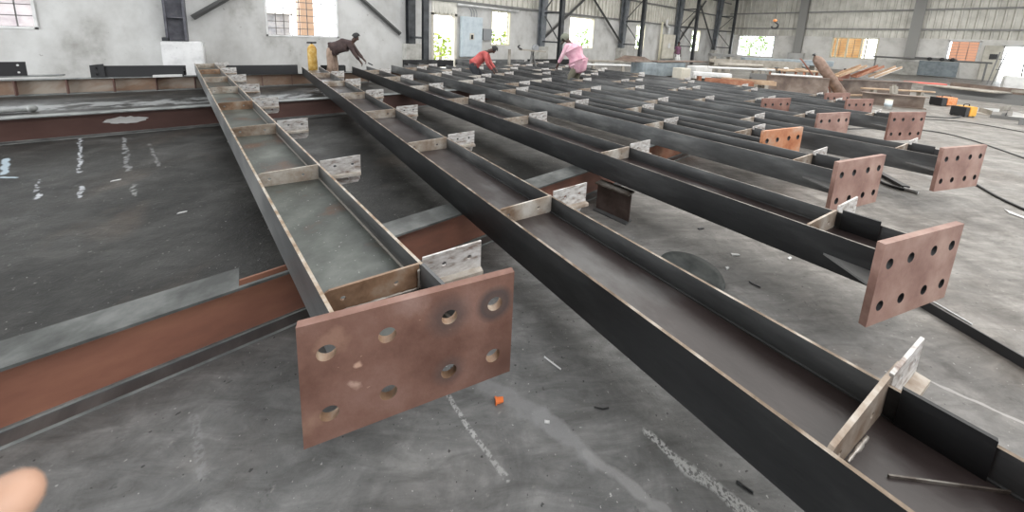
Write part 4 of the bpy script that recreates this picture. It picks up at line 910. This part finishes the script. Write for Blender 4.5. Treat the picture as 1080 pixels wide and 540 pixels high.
def person(label, loc, rz, hip, lean, side_lean, feet, hands, head_pitch, shirt, trouser, skin, shirt_len=.06, sleeve=1.0, cap=None, scale=1.0, collar=True, curl=.5, wide=1.0):
    """facing local +x; hip height, lean = torso angle from vertical (radians)"""
    root = empty('person', loc, label, 'person', None, rz); root.scale = (scale,)*3
    V = Vector; H0 = V((0, 0, hip)); td = V((math.sin(lean), side_lean, math.cos(lean))).normalized()
    fw = V((math.cos(lean), 0, -math.sin(lean)))
    sp1 = H0+td*.17; sp2 = H0+td*.34; ch = H0+td*.46; nk = H0+td*.54
    hd = (td*math.cos(head_pitch)+fw*math.sin(head_pitch)).normalized(); hf = (fw*math.cos(head_pitch)-td*math.sin(head_pitch)).normalized()
    h1 = nk+hd*.09; h2 = nk+hd*.17; h3 = nk+hd*.245
    vs, es, rs = [], [], []
    def add(p, r, par=None):
        vs.append(p); rs.append(r)
        if par is not None: es.append((par, len(vs)-1))
        return len(vs)-1
    i0 = add(H0, .125); i1 = add(sp1, .115, i0); i2 = add(sp2, .13, i1); i3 = add(ch, .12, i2); i4 = add(nk, .055, i3); i5 = add(h1, .068, i4); i6 = add(h2, .088, i5); i7 = add(h3, .055, i6)
    nose = add(h2-hd*.015+hf*.10, .012, i6)
    J = {}
    for s in (1, -1):
        ly = V((0, s, 0))
        sh = ch+ly*.175+td*.02
        a = add(sh, .052, i3); el, wr = two_bone(sh, V(hands[0 if s > 0 else 1]), .29, .26, V((-.4, s*.6, -.5)))
        GRIP.append((root, wr+(wr-el).normalized()*.1)); e = add(el, .038, a); w_ = add(wr, .025, e); fd = (wr-el).normalized()
        pm = add(wr+fd*.06, .03, w_); J['arm', s] = (sh, el, wr)
        sd = fd.cross(V((1, 0, 0))); sd = (sd if sd.length > .1 else fd.cross(V((0, 1, 0)))).normalized(); dn = fd.cross(sd)
        for k in range(4):
            ln = (.035, .04, .037, .028)[k]; b0 = wr+fd*.095+sd*(.026-.0175*k); f1 = add(b0, .009, pm); f2 = add(b0+(fd*(1-curl)+dn*curl).normalized()*ln, .008, f1); add(vs[f2]+(fd*(.6-curl)+dn*curl).normalized()*ln*.8, .006, f2)
        t1 = add(wr+fd*.05+sd*.04, .011, pm); add(vs[t1]+(fd*.8+sd*.3+dn*.3).normalized()*.045, .009, t1)
        hp = H0+ly*.095-td*.03; l0 = add(hp, .085, i0); ft = V(feet[0 if s > 0 else 1]); kn, an = two_bone(hp, ft+V((0, 0, .08)), .43, .42, V((1, 0, 0)))
        k_ = add(kn, .058, l0); a_ = add(an, .04, k_); add(an+V((.13, 0, -.045)), .035, a_); J['leg', s] = (hp, kn, an)
    skin_mesh('body', [tuple(v) for v in vs], es, rs, skin, root, 0, 1)
    # ears and hair
    for s in (1, -1):
        pass
    bm = B(); mt = Matrix.Translation(h2+hd*.02-hf*.012)
    q = Vector((0, 0, 1)).rotation_difference(hd).to_matrix().to_4x4()
    bmesh.ops.create_uvsphere(bm, u_segments=14, v_segments=10, radius=.104, matrix=mt@q@Matrix.Diagonal((1, .92, 1.12, 1)))
    for v in list(bm.verts):
        r = v.co-(h2+hd*.02)
        if r.dot(hf) > .035 and r.dot(hd) < .05 or r.dot(hd) < -.055: bm.verts.remove(v)
    finish(bm, 'hair', M['hair'], root, True)
    if cap:
        bm = B(); bmesh.ops.create_uvsphere(bm, u_segments=16, v_segments=10, radius=.125, matrix=Matrix.Translation(h2+hd*.035)@q@Matrix.Diagonal((1, 1, .95, 1)))
        for v in list(bm.verts):
            r = v.co-(h2+hd*.035)
            if r.dot(hd) < -.03 and r.dot(hf) > .02 or r.dot(hd) < -.10: bm.verts.remove(v)
        bar(bm, h2+hd*.01+hf*.09, h2+hd*.005+hf*.21, .15, .012, tuple(hd)); finish(bm, 'cap', cap, root, True)
    # trousers
    vs2 = [tuple(H0+td*.10), tuple(H0)]; e2_ = [(0, 1)]; r2_ = [.135, .15]
    for s in (1, -1):
        hp, kn, an = J['leg', s]; b = len(vs2); vs2 += [tuple(hp-V((0, 0, .03))), tuple(kn), tuple(an+V((0, 0, .03)))]; e2_ += [(1, b), (b, b+1), (b+1, b+2)]; r2_ += [.108, .082, .068]
    skin_mesh('trousers', vs2, e2_, r2_, trouser, root, 1, 1)
    vs3 = [tuple(H0-td*shirt_len-V((0, 0, shirt_len*.6))), tuple(H0+td*.05), tuple(sp1), tuple(sp2), tuple(ch), tuple(nk-td*.03)]; e3 = [(0, 1), (1, 2), (2, 3), (3, 4), (4, 5)]; r3 = [.18 if shirt_len > .1 else .16, .168, .155, .165, .15, .075]
    r3 = [v*wide for v in r3]
    for s in (1, -1):
        sh, el, wr = J['arm', s]; b = len(vs3); end = el+(wr-el)*(sleeve*.85) if sleeve > .3 else sh+(el-sh)*.7
        vs3 += [tuple(sh), tuple(el), tuple(end)] if sleeve > .3 else [tuple(sh), tuple(end)]
        e3 += [(4, b), (b, b+1)]+([(b+1, b+2)] if sleeve > .3 else []); r3 += [.075, .056, .044] if sleeve > .3 else [.075, .06]
    skin_mesh('shirt', vs3, e3, r3, shirt, root, 2, 1)
    for s in (1, -1):
        hp, kn, an = J['leg', s]; bm = B()
        tube(bm, [an+V((-.06, 0, -.045)), an+V((.04, 0, -.04)), an+V((.17, 0, -.055)), an+V((.19, 0, -.055))], [.035, .042, .032, .015], 10); finish(bm, 'shoe', M['black'], root)
    return root
fa = math.atan2(-.62, .78)
person('worker in a faded red shirt bending over a beam, dark trousers', (4.98, 8.0, 0), fa, .78, 0.80, 0, [(.05, .11, 0), (-.12, -.11, 0)], [(.62, .10, .66), (.56, -.14, .64)], .45, M['shirt_red'], M['trouser_dark'], M['skin_dark'], sleeve=1.0, scale=1.0)
person('worker in a long pink shirt and grey green cap bending with his back turned', (7.12, 6.02, 0), math.atan2(.99, -.15), .90, .50, .10, [(.05, .12, 0), (-.05, -.12, 0)], [(.50, .26, .72), (.46, -.30, .74)], .35, M['shirt_pink'], M['trouser_olive'], M['skin_dark'], shirt_len=.20, sleeve=1.0, cap=M['cap'], scale=1.08, wide=1.28)
person('dark clad worker stooping over the far rafter ends beside ochre canvas', (1.9, 10.62, 0), math.atan2(-.35, .9), .98, 1.2, 0, [(.05, .14, 0), (-.12, -.14, 0)], [(.92, .12, .50), (.80, -.14, .52)], -.6, M['shirt_brown'], M['trouser_tan'], M['skin_dark'], sleeve=1.0, scale=1.05, wide=1.15)
person('distant person in a purple shirt standing near the beige panel board', (23.2, 11.0, 0), math.atan2(-.9, -.3), .90, .06, 0, [(0, .1, 0), (0, -.1, 0)], [(.1, .25, .75), (.15, -.25, .8)], .1, M['shirt_purple'], M['white'], M['skin_dark'], sleeve=.2)
bpy.context.view_layer.update()
g_root, g_p = GRIP[4]; hp = g_root.matrix_world @ (g_p+Vector((.05, 0, -.06)))
bm = B(); tube(bm, [hp+Vector((0, 0, .04)), hp+Vector((.10, -.10, max(.585-hp.z, -.4)))], .016, 8); o = finish(bm, 'welding_torch', M['black']); tag(o, 'thin dark torch in the hand of the stooping dark clad worker', 'tool')
gas_cylinder('narrow ochre wrapped cylinder standing at the left of the stooping worker', (1.50, 11.25, 0), (1.49, 11.25, 1.20), .12, M['gold'])

# photographer's fingertip close to the lens at the lower left
def unproj(x, y, d):
    v = r2*((x-PX)/F_PX)+u2*(-(y-PY)/F_PX)+fwd; return Vector((0, 0, CAM_H))+v*d
hand = empty('hand', tuple(unproj(-120, 640, .12)), 'blurred fingertip of the photographer in the lower left corner', 'hand'); ho = hand.location
P = [unproj(-260, 720, .16), unproj(-150, 640, .125), unproj(-60, 580, .105), unproj(-5, 540, .10), unproj(21, 522, .098)]
vs = [tuple(p-ho) for p in P]; es = [(0, 1), (1, 2), (2, 3), (3, 4)]; rs = [.03, .012, .0098, .0094, .0072]
base = P[0]; dirf = (P[1]-P[0]).normalized(); sdv = dirf.cross(fwd).normalized()
for k in range(1, 4):
    b0 = base+sdv*(.02*k)+dirf*.02; n0 = len(vs); vs += [tuple(b0-ho), tuple(b0+dirf*.03-ho), tuple(b0+dirf*.04+fwd*.02-ho), tuple(b0+dirf*.03+fwd*.035-ho)]; es += [(0, n0), (n0, n0+1), (n0+1, n0+2), (n0+2, n0+3)]; rs += [.012, .009, .0085, .007]
n0 = len(vs); vs += [tuple(base-sdv*.03+dirf*.01-ho), tuple(base-sdv*.05+dirf*.035-ho)]; es += [(0, n0), (n0, n0+1)]; rs += [.012, .010]
skin_mesh('fingers', vs, es, rs, M['skin_tip'], hand, 0, 2)
